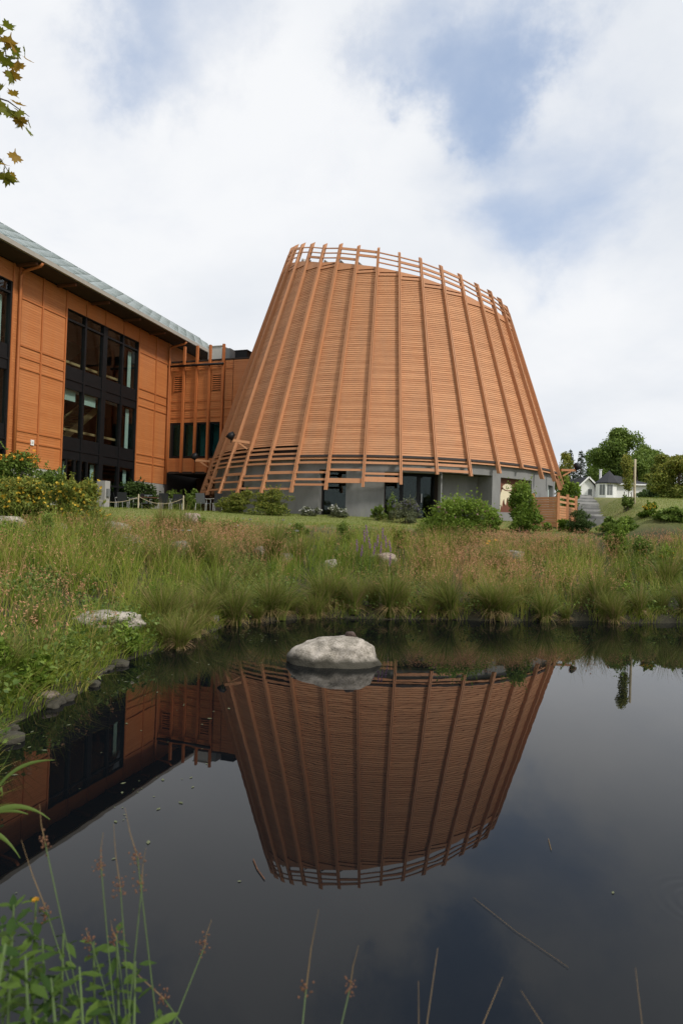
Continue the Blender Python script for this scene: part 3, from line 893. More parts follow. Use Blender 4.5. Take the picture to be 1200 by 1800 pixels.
for off in (-2.0, -3.2):
    mb = MB(); mb.bar(fp(7.4, 5.2, off), fp(3.0, 8.6, off), .35, .08, (0, 0, 1)); mb.bar(fp(7.4, 6.3, off), fp(3.0, 9.7, off), .08, .06, (0, 0, 1)); mb.build('stringer', 'blond', st)
for t_, z0, z1 in ((3.45, 5.75, 8.0), (3.42, 9.15, 11.2), (12.5, 5.75, 8.0), (12.5, 9.15, 11.2), (7.2, 2.5, 4.6), (8.2, 2.5, 4.6), (3.5, 3.7, 4.6), (6.2, 3.7, 4.6)):
    mb = MB(); fbox(mb, t_ - .14, t_ + .14, z0, z1, -.34, -.31); mb.build('blind', 'curtain', longb)
for ta, tb in ((6.2, 7.3), (7.7, 8.7), (12.4, 13.5)):
    mb = MB(); fbox(mb, ta, tb, 7.55, 8.04, -.30, -.27); mb.build('roller_blind', 'curtain', longb)
# roof: eave at offset 1.2
EO, EZ, SL, RUN = 1.2, 12.86, R(35), 3.35


def rp(t, r_, lift=0.0):     # r_: metres run up the slope measured horizontally
    n_ = NR * math.sin(SL) + Vector((0, 0, math.cos(SL)))
    return fp(t, EZ + r_ * math.tan(SL), EO - r_) + n_ * lift


TA, TB = -7.0, 21.5
mb = MB()
mb.hexa([rp(TA, 0, -.12), rp(TB, 0, -.12), rp(TB, 0, 0), rp(TA, 0, 0), rp(TA, RUN, -.12), rp(TB, RUN, -.12), rp(TB, RUN, 0), rp(TA, RUN, 0)])
back = [rp(TA, RUN), rp(TB, RUN), rp(TB, RUN) - NR * 8 - Vector((0, 0, 5.6)), rp(TA, RUN) - NR * 8 - Vector((0, 0, 5.6))]
mb.add(back, [(0, 1, 2, 3)])
roof = mb.build('roof', 'roofmetal', longb)
TS, TR_ = 1.0, 0.62          # diamond half-steps along eave and up the slope
rest = MB(); cnt_t = 0
tiles = []
row = 0; r_ = 0.02
while r_ < RUN - 0.1:
    t_ = TA + (TS / 2 if row % 2 else 0)
    while t_ < TB:
        tiles.append((t_, r_)); t_ += TS
    r_ += TR_ / 2 * 1.0; row += 1
tiles.sort(key=lambda a: abs(a[0] - 11.5) + a[1] * 1.5)
for t_, r_ in tiles:
    own = cnt_t < 300 and t_ < 13.6
    mb = MB() if own else rest
    l = random.uniform(.045, .06)
    b_, l_, rr_, tp = rp(t_, r_, l), rp(t_ - TS / 2 + .01, r_ + TR_ / 2, .022), rp(t_ + TS / 2 - .01, r_ + TR_ / 2, .022), rp(t_, min(r_ + TR_, RUN), .012)
    b2, l2, r2 = rp(t_, r_, .003), rp(t_ - TS / 2 + .01, r_ + TR_ / 2, .003), rp(t_ + TS / 2 - .01, r_ + TR_ / 2, .003)
    mb.add([b_, l_, tp, rr_, b2, l2, r2], [(0, 3, 2, 1), (0, 1, 5, 4), (3, 0, 4, 6)])
    if own: mb.build('shingle', 'roofmetal', roof); cnt_t += 1
o = rest.build('shingles', 'roofmetal', roof); o['kind'] = 'stuff'
mb = MB(); fbox(mb, TA, TB, 12.66, 12.845, EO + .002, EO + .13); mb.build('gutter', 'gutter', longb)
mb = MB(); fbox(mb, TA, TB, 12.62, 12.70, .09, EO); mb.build('soffit', 'soffit', longb)
for t_ in (2.2, 4.6, 7.2, 9.6, 12.0, 14.4):
    mb = MB(); fbox(mb, t_ - .06, t_ + .06, 12.50, 12.615, .09, EO - .1); mb.build('eave_bracket', 'darkwood', longb)
for t_, te in ((11.85, 11.85), (0.14, 0.14)):
    mb = MB()
    pts = [fp(t_, 12.62, EO + .06), fp(t_, 12.50, EO - .05), fp(t_, 12.36, .28), fp(t_, 12.15, .17), fp(t_, 8.0, .17), fp(t_, 4.05, .17)]
    mb.tube(pts, .065, 8); mb.build('downspout', 'facade_trim', longb, True)
mb = MB(); fbox(mb, 10.66, 10.84, 5.03, 5.27, .046, .09); sgn = mb.build('wall_box', 'white', longb)
mb = MB(); fbox(mb, 10.70, 10.80, 5.10, 5.20, .0905, .10); mb.build('cover_plate', 'hvac', sgn)
# concrete wing wall at the terrace door
wing = thing('wing_wall', 'low pale concrete wall with meter box beside the black terrace doors', 'wall', fp(5.4, 2.3, .6))
mb = MB(); fbox(mb, 5.95, 6.35, 1.9, 3.80, .12, .62); mb.build('slab', 'concrete', wing)
mb = MB(); fbox(mb, 6.05, 6.25, 3.0, 3.4, .622, .72); mb.build('meter_box', 'hvac_grey', wing)

# ------------------------------------------------------------------ link wing between long building and hall
PC = R(-19)
UC = Vector((math.cos(PC), math.sin(PC), 0)); NC = Vector((math.sin(PC), -math.cos(PC), 0))
Q0 = Vector((-10.7, 38.5, 0))


def cp(s, z, off=0.0): return Q0 + UC * s + NC * off + Vector((0, 0, z))


def cbox(mb, s0, s1, z0, z1, o0, o1):
    mb.hexa([cp(s0, z0, o0), cp(s1, z0, o0), cp(s1, z0, o1), cp(s0, z0, o1), cp(s0, z1, o0), cp(s1, z1, o0), cp(s1, z1, o1), cp(s0, z1, o1)])


linkw = thing('link_wing', 'narrow orange link wing with posts, louvres and four teal windows', 'building', cp(2.5, 2.3))
mb = MB(); cbox(mb, 0.1, 7.5, 7.75, 11.44, -.6, -.13); cbox(mb, 0.1, 7.5, 4.82, 5.70, -.6, -.13)
for a_, b_ in ((0.1, .3), (1.0, 1.12), (1.88, 1.98), (2.73, 2.88), (3.62, 7.5)): cbox(mb, a_, b_, 5.70, 7.75, -.6, -.13)
mb.build('wall_core', 'soffit', linkw)
SEG = [(0.12, .98), (1.13, 1.86), (2.0, 2.72), (2.88, 3.60), (3.80, 4.3), (4.34, 7.4)]
OPN = [(0.30, 1.0, 5.70, 7.74), (1.10, 1.88, 5.70, 7.74), (1.97, 2.74, 5.70, 7.74), (2.87, 3.62, 5.70, 7.74)]
LOU = [(0.33, 0.98, 9.64, 10.64), (2.95, 3.60, 9.64, 10.64)]
for a_, b_ in SEG:
    n = 58; h_ = (11.42 - 4.84) / n
    for r_ in range(n):
        z_ = 4.84 + r_ * h_
        if b_ < 3.7 and 5.66 < z_ + h_ / 2 < 7.76: continue
        aa = a_
        mb = MB(); g = 0
        mb.hexa([cp(aa, z_ + g, -.14), cp(b_, z_ + g, -.14), cp(b_, z_ + g, -.085), cp(aa, z_ + g, -.085),
                 cp(aa, z_ + h_, -.14), cp(b_, z_ + h_, -.14), cp(b_, z_ + h_, -.104), cp(aa, z_ + h_, -.104)])
        mb.build('board', 'facade', linkw)
for s_ in (0.09, 1.05, 1.93, 2.80, 3.70):
    mb = MB(); cbox(mb, s_ - .065, s_ + .065, 4.78, 12.36 if s_ > .5 else 11.3, -.083, .06); mb.build('post', 'facade_trim', linkw)
for a_, b_ in SEG[:5]:
    for z_ in (9.05, 8.57, 8.09, 10.95):
        mb = MB(); cbox(mb, a_ + .01, b_ + .02, z_ - .03, z_ + .03, -.10, -.06); mb.build('belt_batten', 'facade_trim', linkw)
for a_, b_, z0, z1 in OPN:
    wn_ = bare('window', cp((a_ + b_) / 2, z0), linkw)
    mb = MB(); cbox(mb, a_ + .02, b_ - .02, z0, z0 + .07, -.2, -.09); cbox(mb, a_ + .02, b_ - .02, z1 - .07, z1, -.2, -.09)
    cbox(mb, a_ + .02, a_ + .08, z0 + .07, z1 - .07, -.2, -.09); cbox(mb, b_ - .08, b_ - .02, z0 + .07, z1 - .07, -.2, -.09); mb.build('frame', 'black', wn_)
    mb = MB(); cbox(mb, a_ + .08, b_ - .08, z0 + .07, z1 - .07, -.16, -.145); mb.build('pane', 'glass_teal', wn_)
mb = MB(); cbox(mb, 0.1, 3.7, 5.6, 7.8, -1.3, -1.2); mb.build('inner_wall', 'curtain', linkw)
for a_, b_, z0, z1 in LOU:
    lv = bare('louvre', cp((a_ + b_) / 2, z0), linkw)
    mb = MB(); cbox(mb, a_, b_, z0, z1, -.084, -.078); mb.build('louvre_back', 'soffit', lv)
    mb = MB(); cbox(mb, a_, a_ + .04, z0, z1, -.078, -.02); cbox(mb, b_ - .04, b_, z0, z1, -.078, -.02); mb.build('louvre_frame', 'facade_trim', lv)
    for k in range(8):
        z_ = z0 + .04 + k * (z1 - z0) / 8
        mb = MB()
        mb.hexa([cp(a_ + .04, z_, -.03), cp(b_ - .04, z_, -.03), cp(b_ - .04, z_ + .02, -.022), cp(a_ + .04, z_ + .02, -.022),
                 cp(a_ + .04, z_ + .07, -.077), cp(b_ - .04, z_ + .07, -.077), cp(b_ - .04, z_ + .09, -.072), cp(a_ + .04, z_ + .09, -.072)])
        mb.build('louvre_slat', 'facade_trim', lv)
mb = MB(); mb.tube([cp(-.05, 11.17, .12), cp(3.78, 11.17, .12)], .07, 8); mb.build('pipe', 'black', linkw, True)
mb = MB(); cbox(mb, .1, 7.5, 11.44, 11.52, -.65, -.06); mb.build('parapet_cap', 'soffit', linkw)
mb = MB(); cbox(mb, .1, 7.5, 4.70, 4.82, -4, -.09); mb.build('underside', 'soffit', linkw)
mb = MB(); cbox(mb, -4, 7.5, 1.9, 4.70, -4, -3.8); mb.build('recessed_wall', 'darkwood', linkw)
mb = MB(); cbox(mb, .1, 7.5, 11.2, 11.4, -6, -.61); mb.build('flat_roof', 'concrete', linkw)
# rooftop kit
hv = thing('rooftop_unit', 'pale metal ventilation box on the link wing roof behind the posts', 'ventilation unit', cp(2.5, 11.5, -1.6))
mb = MB(); cbox(mb, 2.05, 3.0, 11.42, 12.55, -2.2, -1.0); mb.build('casing', 'hvac', hv)
mb = MB(); cbox(mb, 3.002, 3.55, 11.42, 12.4, -2.2, -1.0); mb.build('side_duct', 'hvac_grey', hv)
mb = MB(); cbox(mb, 2.0, 3.05, 12.551, 12.60, -2.25, -.95); mb.build('lid', 'hvac', hv)
hv = thing('exhaust_box', 'small black exhaust box on the link wing roof next to the cone', 'vent', cp(4.3, 11.5, -1.2))
mb = MB(); cbox(mb, 3.95, 4.75, 11.42, 12.15, -1.6, -.9); mb.build('casing', 'black', hv)
mb = MB(); cbox(mb, 3.9, 4.8, 12.151, 12.2, -1.65, -.85); mb.build('lid', 'soffit', hv)


# ------------------------------------------------------------------ foliage generators
def unit(n):
    v = rng.normal(size=(n, 3)); return v / np.linalg.norm(v, axis=1, keepdims=True)


def leaves(cent, size, upbias=0.5, tint=None, aspect=0.55, outward=None):
    """folded four-cornered leaves at cent (n,3)"""
    n = len(cent)
    size = np.broadcast_to(size, (n,)).astype(float)
    nrm = unit(n) + np.array([0, 0, upbias])
    if outward is not None: nrm += outward * 0.6
    nrm /= np.linalg.norm(nrm, axis=1, keepdims=True)
    a = np.cross(nrm, unit(n)); a /= np.linalg.norm(a, axis=1, keepdims=True) + 1e-9
    b = np.cross(nrm, a)
    s = size[:, None]
    droop = nrm * s * 0.12
    v = np.stack([cent - a * s * .5, cent + b * s * aspect * .5 - droop * 0, cent + a * s * .5 - droop, cent - b * s * aspect * .5], 1)
    v[:, 1] += nrm * s * .1; v[:, 3] += nrm * s * .1
    q = np.arange(4 * n).reshape(n, 4)
    t = np.repeat(rng.random(n) if tint is None else tint, 4)
    return v.reshape(-1, 3), q, t


def blob_points(n, blobs, shell=0.55):
    """points in a union of ellipsoids [(cx,cy,cz,rx,ry,rz)], weighted to the outside"""
    vol = np.array([b[3] * b[4] * b[5] for b in blobs]) ** (2 / 3)
    idx = rng.choice(len(blobs), n, p=vol / vol.sum())
    B = np.array(blobs)[idx]
    d = unit(n); r = shell + (1 - shell) * rng.random(n) ** 0.6
    r *= 1 + 0.12 * rng.normal(size=n)
    return B[:, :3] + d * B[:, 3:6] * r[:, None], d


def lumps(w, d, h, n, seed, lean=0.0, base=0.12):
    rr = random.Random(seed); out_ = []
    for k in range(n):
        a = rr.uniform(0, 2 * math.pi); q_ = rr.uniform(0, 0.72) ** 0.8
        zz = base + rr.random() ** 0.8 * (0.92 - base)
        taper = 1.0 - 0.55 * max(0, zz - 0.45)
        s = rr.uniform(.22, .42)
        out_.append((w * .5 * q_ * math.cos(a) * taper, d * .5 * q_ * math.sin(a) * taper, h * min(zz, 1 - s * .42), w * .5 * s, d * .5 * s, h * s * .45))
    return out_


def shrub(name, label, cat, loc, w, d, h, mat, n, leaf, seed=0, nl=14, flower=None, nf=0, fsize=.05, group=None, ftop=0.4, aspect=.55, stems=5, upbias=.5, spike=0.0):
    t_ = thing(name, label, cat, loc, group)
    bl = lumps(w, d, h, nl, seed) + lumps(w * 1.05, d * 1.05, h * .55, nl, seed + 90, base=.05)
    n = int(n * 1.7); leaf *= 1.15
    p_, dirs = blob_points(n, bl)
    ns = 26; b_i = np.array(bl)[rng.integers(0, len(bl), ns)]
    dsh = unit(ns) * np.array([.7, .7, .3]) + np.array([0, 0, .9]); dsh /= np.linalg.norm(dsh, axis=1, keepdims=True)
    st_p = b_i[:, :3] + dsh * b_i[:, 3:6] * .8
    kk = 16; fr_ = np.tile(np.linspace(0, 1, kk), ns)
    ln_ = np.repeat((.10 + .22 * rng.random(ns)) * h, kk)
    p_ = np.concatenate([p_, np.repeat(st_p, kk, 0) + np.repeat(dsh, kk, 0) * (fr_ * ln_)[:, None] + rng.normal(size=(ns * kk, 3)) * leaf * .35 * (1.1 - fr_)[:, None]])
    p_ = p_[p_[:, 2] > 0.0]; n2 = len(p_)
    if spike: p_[:, 2] *= 1 + spike * rng.random(n2) ** 3
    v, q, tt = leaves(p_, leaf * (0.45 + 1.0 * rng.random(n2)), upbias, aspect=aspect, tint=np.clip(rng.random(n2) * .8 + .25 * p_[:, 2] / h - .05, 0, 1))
    np_mesh('foliage', v + np.array(loc), q, tt, mat, t_)
    mb = MB(); rr = random.Random(seed + 5)
    for k in range(stems):
        b_ = rr.choice(bl); bb = Vector(loc) + Vector((rr.uniform(-.1, .1) * w, rr.uniform(-.1, .1) * d, -.08))
        e = Vector(loc) + Vector(b_[:3]); md = bb.lerp(e, .5) + Vector((rr.uniform(-.05, .05), rr.uniform(-.05, .05), .05)) * h
        mb.tube([bb, md, e], [.018 * h + .004, .012 * h + .003, .003], 5)
    mb.build('stems', 'bark', t_)
    if flower:
        fp_, fd = blob_points(nf * 3, bl, .92)
        fp_ = fp_[fp_[:, 2] > h * ftop][:nf]
        if len(fp_):
            k = 3
            pts_ = np.repeat(fp_, k, 0) + rng.normal(size=(len(fp_) * k, 3)) * fsize * .25
            v, q, tt = leaves(pts_, fsize * (0.7 + .6 * rng.random(len(pts_))), 0.8, aspect=.8)
            np_mesh('flowers', v + np.array(loc), q, tt, flower, t_)['kind'] = 'stuff'
    return t_


def blades(root, hgt, width, lean, tint, az=None, seg=3, curl=1.0):
    """grass blades: root (n,3); lean = sideways reach as share of height"""
    n = len(root); az = rng.random(n) * 2 * math.pi if az is None else az
    dr = np.stack([np.cos(az), np.sin(az), np.zeros(n)], 1)
    wa = rng.random(n) * math.pi
    sd = np.stack([np.cos(wa), np.sin(wa), np.zeros(n)], 1)
    V, T = [], []
    for k in range(seg + 1):
        f_ = k / seg
        c_ = root + dr * (hgt * lean * f_ ** (1 + curl))[:, None]
        c_[:, 2] += hgt * (f_ - 0.35 * np.minimum(lean, 1.6) * f_ ** 2.6)
        w_ = (width * (1 - f_ ** 1.5) * .5)[:, None] if k < seg else (width * 0.04)[:, None]
        V += [c_ - sd * w_, c_ + sd * w_]; T += [tint[0] + (tint[1] - tint[0]) * f_] * 2
    V = np.stack(V, 1); T = np.stack(T, 1)
    m_ = 2 * (seg + 1); base = (np.arange(n) * m_)[:, None]
    Q = np.concatenate([base + np.array([2 * k, 2 * k + 1, 2 * k + 3, 2 * k + 2]) for k in range(seg)], 0)
    return V.reshape(-1, 3), Q, np.clip(T.ravel(), 0, 1)


def fbm(x, y, sc, seed):
    """cheap smooth patch noise, 0..1"""
    r_ = np.random.default_rng(seed); s_ = np.zeros_like(x)
    for k in range(7):
        a = r_.random() * 2 * math.pi; f_ = sc * (0.6 + 1.6 * r_.random()); ph = r_.random() * 6.28
        s_ += np.sin((x * math.cos(a) + y * math.sin(a)) * f_ + ph)
    return 1 / (1 + np.exp(-s_ * 0.9))


def scatter(n, x0, x1, y0, y1, smin, smax, wedge=True):
    x = rng.uniform(x0, x1, n); y = rng.uniform(y0, y1, n)
    s = pond_dist(x, y)
    k = (s > smin) & (s < smax)
    if wedge: k &= (np.abs(x) < 0.66 * y + 0.8)
    x, y, s = x[k], y[k], s[k]
    return x, y, s, ground_z(x, y, s)


# ---- meadow grass (uncountable): blades in clumps of differing height, hue and lean
def meadow(nc, per, hscale, seed, wide=1.0):
    cx_, cy_, s_, z_ = scatter(nc, -16, 17, 4.6, 25.5, 0.03, 11.4)
    kp = rng.random(len(cx_)) < np.clip(8.5 / cy_, 0.3, 1.0)
    cx_, cy_, s_ = cx_[kp], cy_[kp], s_[kp]; n_ = len(cx_)
    pa = fbm(cx_, cy_, 0.9, seed); pb = fbm(cx_, cy_, 0.5, seed + 5); pc = fbm(cx_, cy_, 2.6, seed + 9)
    ch = (0.26 + 0.62 * pa * pc + 0.26 * rng.random(n_) ** 2) * hscale * (1 - 0.84 * sm((s_ - 5.8) / 3.6)) * (1 + .45 * sm((s_ - .8) / 1.2) * (1 - sm((s_ - 5.5) / 3))) * np.where(cy_ < 11, .70, 1.0)
    ct = np.clip(0.04 + 0.40 * rng.random(n_) + 0.40 * (pb - .5) + .25 * (pc - .5), 0, .75)
    cl_ = rng.random(n_) * 6.283
    rp_ = np.repeat(np.arange(n_), per); m_ = len(rp_)
    a_ = rng.random(m_) * 6.283; r_ = .13 * np.sqrt(rng.random(m_))
    x_ = cx_[rp_] + r_ * np.cos(a_); y_ = cy_[rp_] + r_ * np.sin(a_)
    ok = pond_dist(x_, y_) > 0.0
    x_, y_, a_, rp_ = x_[ok], y_[ok], a_[ok], rp_[ok]; m_ = len(x_)
    zz = ground_z(x_, y_)
    az_ = a_ + rng.normal(size=m_) * .8; az_ = np.where(rng.random(m_) < .35, cl_[rp_], az_)
    t0 = np.clip(ct[rp_] + .10 * rng.normal(size=m_), 0, 1)
    dead = rng.random(m_) < .10
    t0 = np.where(dead, .85 + .15 * rng.random(m_), t0)
    return blades(np.stack([x_, y_, zz - .02], 1), ch[rp_] * (.55 + .75 * rng.random(m_)), (0.007 + 0.008 * rng.random(m_)) * wide, .15 + .75 * rng.random(m_) ** 1.4,
                  (t0, np.clip(t0 + .12 + .30 * rng.random(m_) * pb[rp_], 0, 1)), az_)


v, q, tt = meadow(13000, 18, 1.0, 3)
xf, yf, sf, zf = scatter(150000, -5, 13, 4.0, 15.5, -0.03, 0.75, True)
kf = (rng.random(len(xf)) < np.where(xf < -1.5, 1.6, .85) * np.exp(-np.maximum(sf, 0) / .45)) & ((fbm(xf, yf, 3.0, 17) > .22) | (xf < -1.5))
xf, yf, sf, zf = xf[kf], yf[kf], sf[kf], zf[kf]; nf_ = len(xf)
ex, ey = pond_dist(xf + .05, yf) - sf, pond_dist(xf, yf + .05) - sf
azf = np.arctan2(-ey, -ex) + rng.normal(size=nf_) * 1.0
pf = fbm(xf, yf, 1.8, 27); tf = np.clip(.05 + .75 * pf * rng.random(nf_) + .1 * rng.random(nf_), 0, 1); tf = np.where(rng.random(nf_) < .12, .9, tf)
v2, q2, tt2 = blades(np.stack([xf, yf, np.maximum(zf, -.02) - .01], 1), (.16 + .30 * pf) * (.5 + .8 * rng.random(nf_)), .007 + .007 * rng.random(nf_), .4 + 1.0 * rng.random(nf_), (tf, np.clip(tf + .15, 0, 1)), azf)
v, q, tt = np.concatenate([v, v2]), np.concatenate([q, q2 + len(v)]), np.concatenate([tt, tt2])
g_ = np_mesh('meadow_grass', v, q, tt, 'g_grass'); tag(g_, 'long green meadow grass covering the pond banks', 'grass', kind='stuff')

# ---- flowering seed grass with reddish brown panicles
x, y, s, z = scatter(76000, -16, 17, 4.8, 24.5, 0.15, 8.8)
pat = fbm(x, y, 0.8, 21)
keep = rng.random(len(x)) < np.clip((pat - .15) * .75, 0.04, 0.7) * np.where((x < -1.5) & (y < 14), .45, 1.0)
x, y, s, z = x[keep], y[keep], s[keep], z[keep]
hh = (0.66 + 0.36 * rng.random(len(x))) * (1 - 0.80 * sm((s - 5.2) / 3.4)) * np.where(y < 11, .75, 1.08)
az = rng.random(len(x)) * 6.283; ln = 0.1 + .45 * rng.random(len(x))
t0 = 0.05 + .25 * rng.random(len(x))
v1, q1, tt1 = blades(np.stack([x, y, z], 1), hh, np.full(len(x), .006), ln, (t0, t0 + .45), az)
k = 7
rep = np.repeat(np.arange(len(x)), k)
f_ = 0.72 + 0.30 * rng.random(len(rep))
c_ = np.stack([x, y, z], 1)[rep] + np.stack([np.cos(az), np.sin(az), 0 * az], 1)[rep] * (hh * ln)[rep][:, None] * (f_ ** 2)[:, None]
c_[:, 2] += hh[rep] * (f_ - .35 * ln[rep] * f_ ** 2.6)
c_ += rng.normal(size=c_.shape) * 0.016
v2, q2, tt2 = leaves(c_, 0.030 + .02 * rng.random(len(rep)), .2, tint=np.clip(.55 + .45 * rng.random(len(rep)), 0, 1), aspect=.28)
g_ = np_mesh('seed_grass', np.concatenate([v1, v2]), np.concatenate([q1, q2 + len(v1)]), np.concatenate([tt1, tt2]), 'g_seed')
tag(g_, 'reddish brown flowering grass heads hazing over the meadow', 'grass', kind='stuff')

# ---- short lawn fringe
x, y, s, z = scatter(120000, -14, 20, 20, 32, 9.6, 16)
keep = rng.random(len(x)) < 0.8
x, y, s, z = x[keep], y[keep], s[keep], z[keep]
hh = 0.03 + .05 * rng.random(len(x)); t0 = rng.random(len(x)) * .6 + .3 * fbm(x, y, 1.2, 5)
v, q, tt = blades(np.stack([x, y, z], 1), hh, np.full(len(x), .016), .3 + .6 * rng.random(len(x)), (t0, t0 + .15), seg=1)
g_ = np_mesh('lawn_grass', v, q, tt, 'g_lawn'); tag(g_, 'short mown lawn grass in front of the hall', 'lawn', kind='stuff')

# ---- broadleaf weeds creeping through the left bank and slope
x, y, s, z = scatter(52000, -12, 14, 4.4, 22, 0.02, 8.5)
pat = fbm(x, y, 1.6, 33)
keep = ((pat > .55) | (s < .5)) & ((x < -1.5) | (rng.random(len(x)) < .75))
x, y, s, z = x[keep], y[keep], s[keep], z[keep]
rep = np.repeat(np.arange(len(x)), 5)
c_ = np.stack([x, y, z], 1)[rep] + rng.normal(size=(len(rep), 3)) * np.array([.09, .09, 0]) + np.array([0, 0, 1]) * (0.05 + .30 * rng.random(len(rep)))[:, None]
v, q, tt = leaves(c_, .035 + .045 * rng.random(len(rep)), .9, aspect=.65)
g_ = np_mesh('weeds', v, q, tt, 'g_weed'); tag(g_, 'low broadleaf weeds creeping through the bank grass', 'weeds', kind='stuff')


# ---- sedge tussocks along the water
def tussock_mesh(seed, n=330, h=0.62):
    global rng
    rng = np.random.default_rng(seed)
    a = rng.random(n) * 6.283; r_ = .10 * np.sqrt(rng.random(n))
    root = np.stack([r_ * np.cos(a), r_ * np.sin(a), np.full(n, -.04)], 1)
    az = a + rng.normal(size=n) * .5
    hh = h * (.6 + .55 * rng.random(n)); ln = .15 + .75 * rng.random(n) ** 1.3
    t0 = np.where(rng.random(n) < .16, .75 + .2 * rng.random(n), .02 + .40 * rng.random(n))
    v1, q1, t1 = blades(root, hh, .009 + .005 * rng.random(n), ln, (t0, t0 + .3 * rng.random(n)), az, 5, 1.2)
    n2 = 90                                      # dead brown skirt hanging to the water
    a = rng.random(n2) * 6.283
    root = np.stack([.11 * np.cos(a), .11 * np.sin(a), .06 + .10 * rng.random(n2)], 1)
    v2, q2, t2 = blades(root, .13 + .14 * rng.random(n2), np.full(n2, .009), 1.2 + 1.0 * rng.random(n2), (.75 + .25 * rng.random(n2), .8 + .2 * rng.random(n2)), a, 4, .6)
    low = v2[:, 2]; rad = np.hypot(v2[:, 0], v2[:, 1]); v2[:, 2] = low - np.clip(rad - .12, 0, 1) * .75
    V = np.concatenate([v1, v2]); Q = np.concatenate([q1, q2 + len(v1)]); T = np.concatenate([t1, t2])
    tmp = np_mesh('tussock_blades', V, Q, T, 'g_sedge'); me = tmp.data; bpy.data.objects.remove(tmp)
    return me


TM = [tussock_mesh(100 + k, 420, .80 + .10 * k) for k in range(4)]
rng = np.random.default_rng(77)
spots = []
for k in range(46):
    tpar = k / 45
    idx = tpar * 12.0 + 6
    i0 = int(idx); fr = idx - i0
    a_, b_ = POND[i0], POND[min(i0 + 1, 18)]
    p_ = a_ * (1 - fr) + b_ * fr
    spots.append((p_[0] + random.uniform(-.3, .3), p_[1] + random.uniform(-.15, .5)))
for k in range(44): spots.append((random.uniform(-6, 10), 14.0 + random.uniform(.2, 4.6)))
for p_ in ((-3.1, 8.4), (-3.4, 7.4), (-3.15, 9.3), (-2.75, 9.75), (-3.3, 6.4), (-3.7, 6.9), (-3.25, 5.7), (-4.1, 8.6)): spots.append(p_)
for k, (px_, py_) in enumerate(spots):
    sd_ = float(pond_dist(np.array([px_]), np.array([py_]))[0])
    if sd_ < -.2: py_ += .2
    far = py_ > 10.2
    o = link('sedge_tussock', TM[k % 4])
    sc = random.choice((.55, .7, .85, 1.0, 1.15)) * random.uniform(.92, 1.08) * (1 if far else .66)
    o.location = (px_, py_, max(gz(px_, py_), -.02)); o.rotation_euler = (random.gauss(0, .16), random.gauss(0, .16), random.uniform(0, 6.28)); o.scale = (sc * random.uniform(.8, 1.3), sc, sc * random.uniform(.85, 1.15))
    if not far: tag(o, 'sedge tussock of the left bank close to the viewer', 'sedge', 'sedge tussocks of the near left bank')
    elif k < 46: tag(o, 'arching sedge tussock with dry brown skirt at the far waterline', 'sedge', 'sedge tussocks at the far waterline')
    else: tag(o, 'sedge tussock in the grass a little behind the far waterline', 'sedge', 'sedge tussocks behind the waterline')


# ------------------------------------------------------------------ boulders
def boulder(label, loc, size, mat, seed, name='boulder', flat=0.0, sub=4, rot=0.0, group=None, rough=.42):
    bm = bmesh.new(); bmesh.ops.create_icosphere(bm, subdivisions=sub, radius=1.0)
    for v in bm.verts:
        c_ = v.co.copy()
        d_ = mnoise.fractal(c_ * 0.9 + Vector((seed * 3.7, seed, 2)), 1.0, 2.0, 4) * rough
        d_ += mnoise.noise(c_ * 6 + Vector((seed, 0, 0))) * .03
        v.co = c_ * (1 + d_)
        if v.co.z > .55 - flat: v.co.z = .55 - flat + (v.co.z - .55 + flat) * .45
        v.co = Vector((v.co.x * size[0], v.co.y * size[1], v.co.z * size[2]))
    for f in bm.faces: f.smooth = True
    me = bpy.data.meshes.new(name); bm.to_mesh(me); bm.free(); me.materials.append(M[mat])
    o = link(name, me); o.location = loc; o.rotation_euler = (0, 0, rot)
    return tag(o, label, 'rock', group)


boulder('large pale granite boulder standing in the middle of the pond', (-0.02, 8.95, .02), (.60, .44, .44), 'granite', 5.2, sub=5, flat=.0, rough=.27)
cl = boulder('small dark brown lump sitting on top of the pond boulder', (.19, 9.02, .375), (.072, .065, .07), 'mud', 9.1, name='brown_lump', sub=3)
cl['category'] = 'lump'


def gb(label, px, py, Y, w, hgt, mat, seed, lift=0.0, flat=0.0, rot=0.0, dep=None):
    P = aty(px, py, Y); g_z = gz(P.x, Y)
    boulder(label, (P.x, Y, max(g_z, 0) + lift * .7), (w / 2, (dep or w * .7) / 2, hgt * .8), mat, seed, flat=flat, rot=rot, sub=4)


gb('flat pale granite slab lying in the near left bank', 190, 1088, 9.5, 1.0, .22, 'granite', 2.2, .22, .12, .2, .6)
gb('big pale boulder left of the rope barrier above the white umbels', 200, 925, 17.5, .95, .55, 'granite', 3.3, .20)
gb('grey flank boulder low beside the big pale boulder', 232, 938, 16.8, .55, .38, 'greyrock', 4.1, .12)
gb('pinkish boulder under the yellow flowering shrub', 102, 930, 16.5, .50, .45, 'pinkrock', 6.6, .15)
gb('pale rock at the left edge below the yellow shrub', 15, 938, 16.3, .75, .35, 'granite', 7.7, .20)
gb('small grey boulder below the right rope post', 318, 944, 16.8, .50, .34, 'greyrock', 8.4, .2)
gb('pinkish rock on the lawn edge near the single chairs', 335, 912, 21.5, .55, .34, 'pinkrock', 9.9, .22)
gb('whitish rock in the meadow left of centre below the spirea', 460, 937, 17.5, .42, .24, 'granite', 11.1, .22)
gb('whitish rock in the meadow beside the daisies', 503, 938, 17.2, .36, .22, 'granite', 12.4, .22)
gb('pale rock half hidden in grass below the dark door', 584, 955, 16.5, .34, .22, 'granite', 13.5, .22)
gb('flat pale rock behind the purple flower spikes', 676, 952, 17.0, .62, .26, 'pinkrock', 14.2, .36)
gb('flat grey slab at the foot of the big green bush', 898, 941, 19.0, .75, .26, 'greyrock', 15.8, .25)
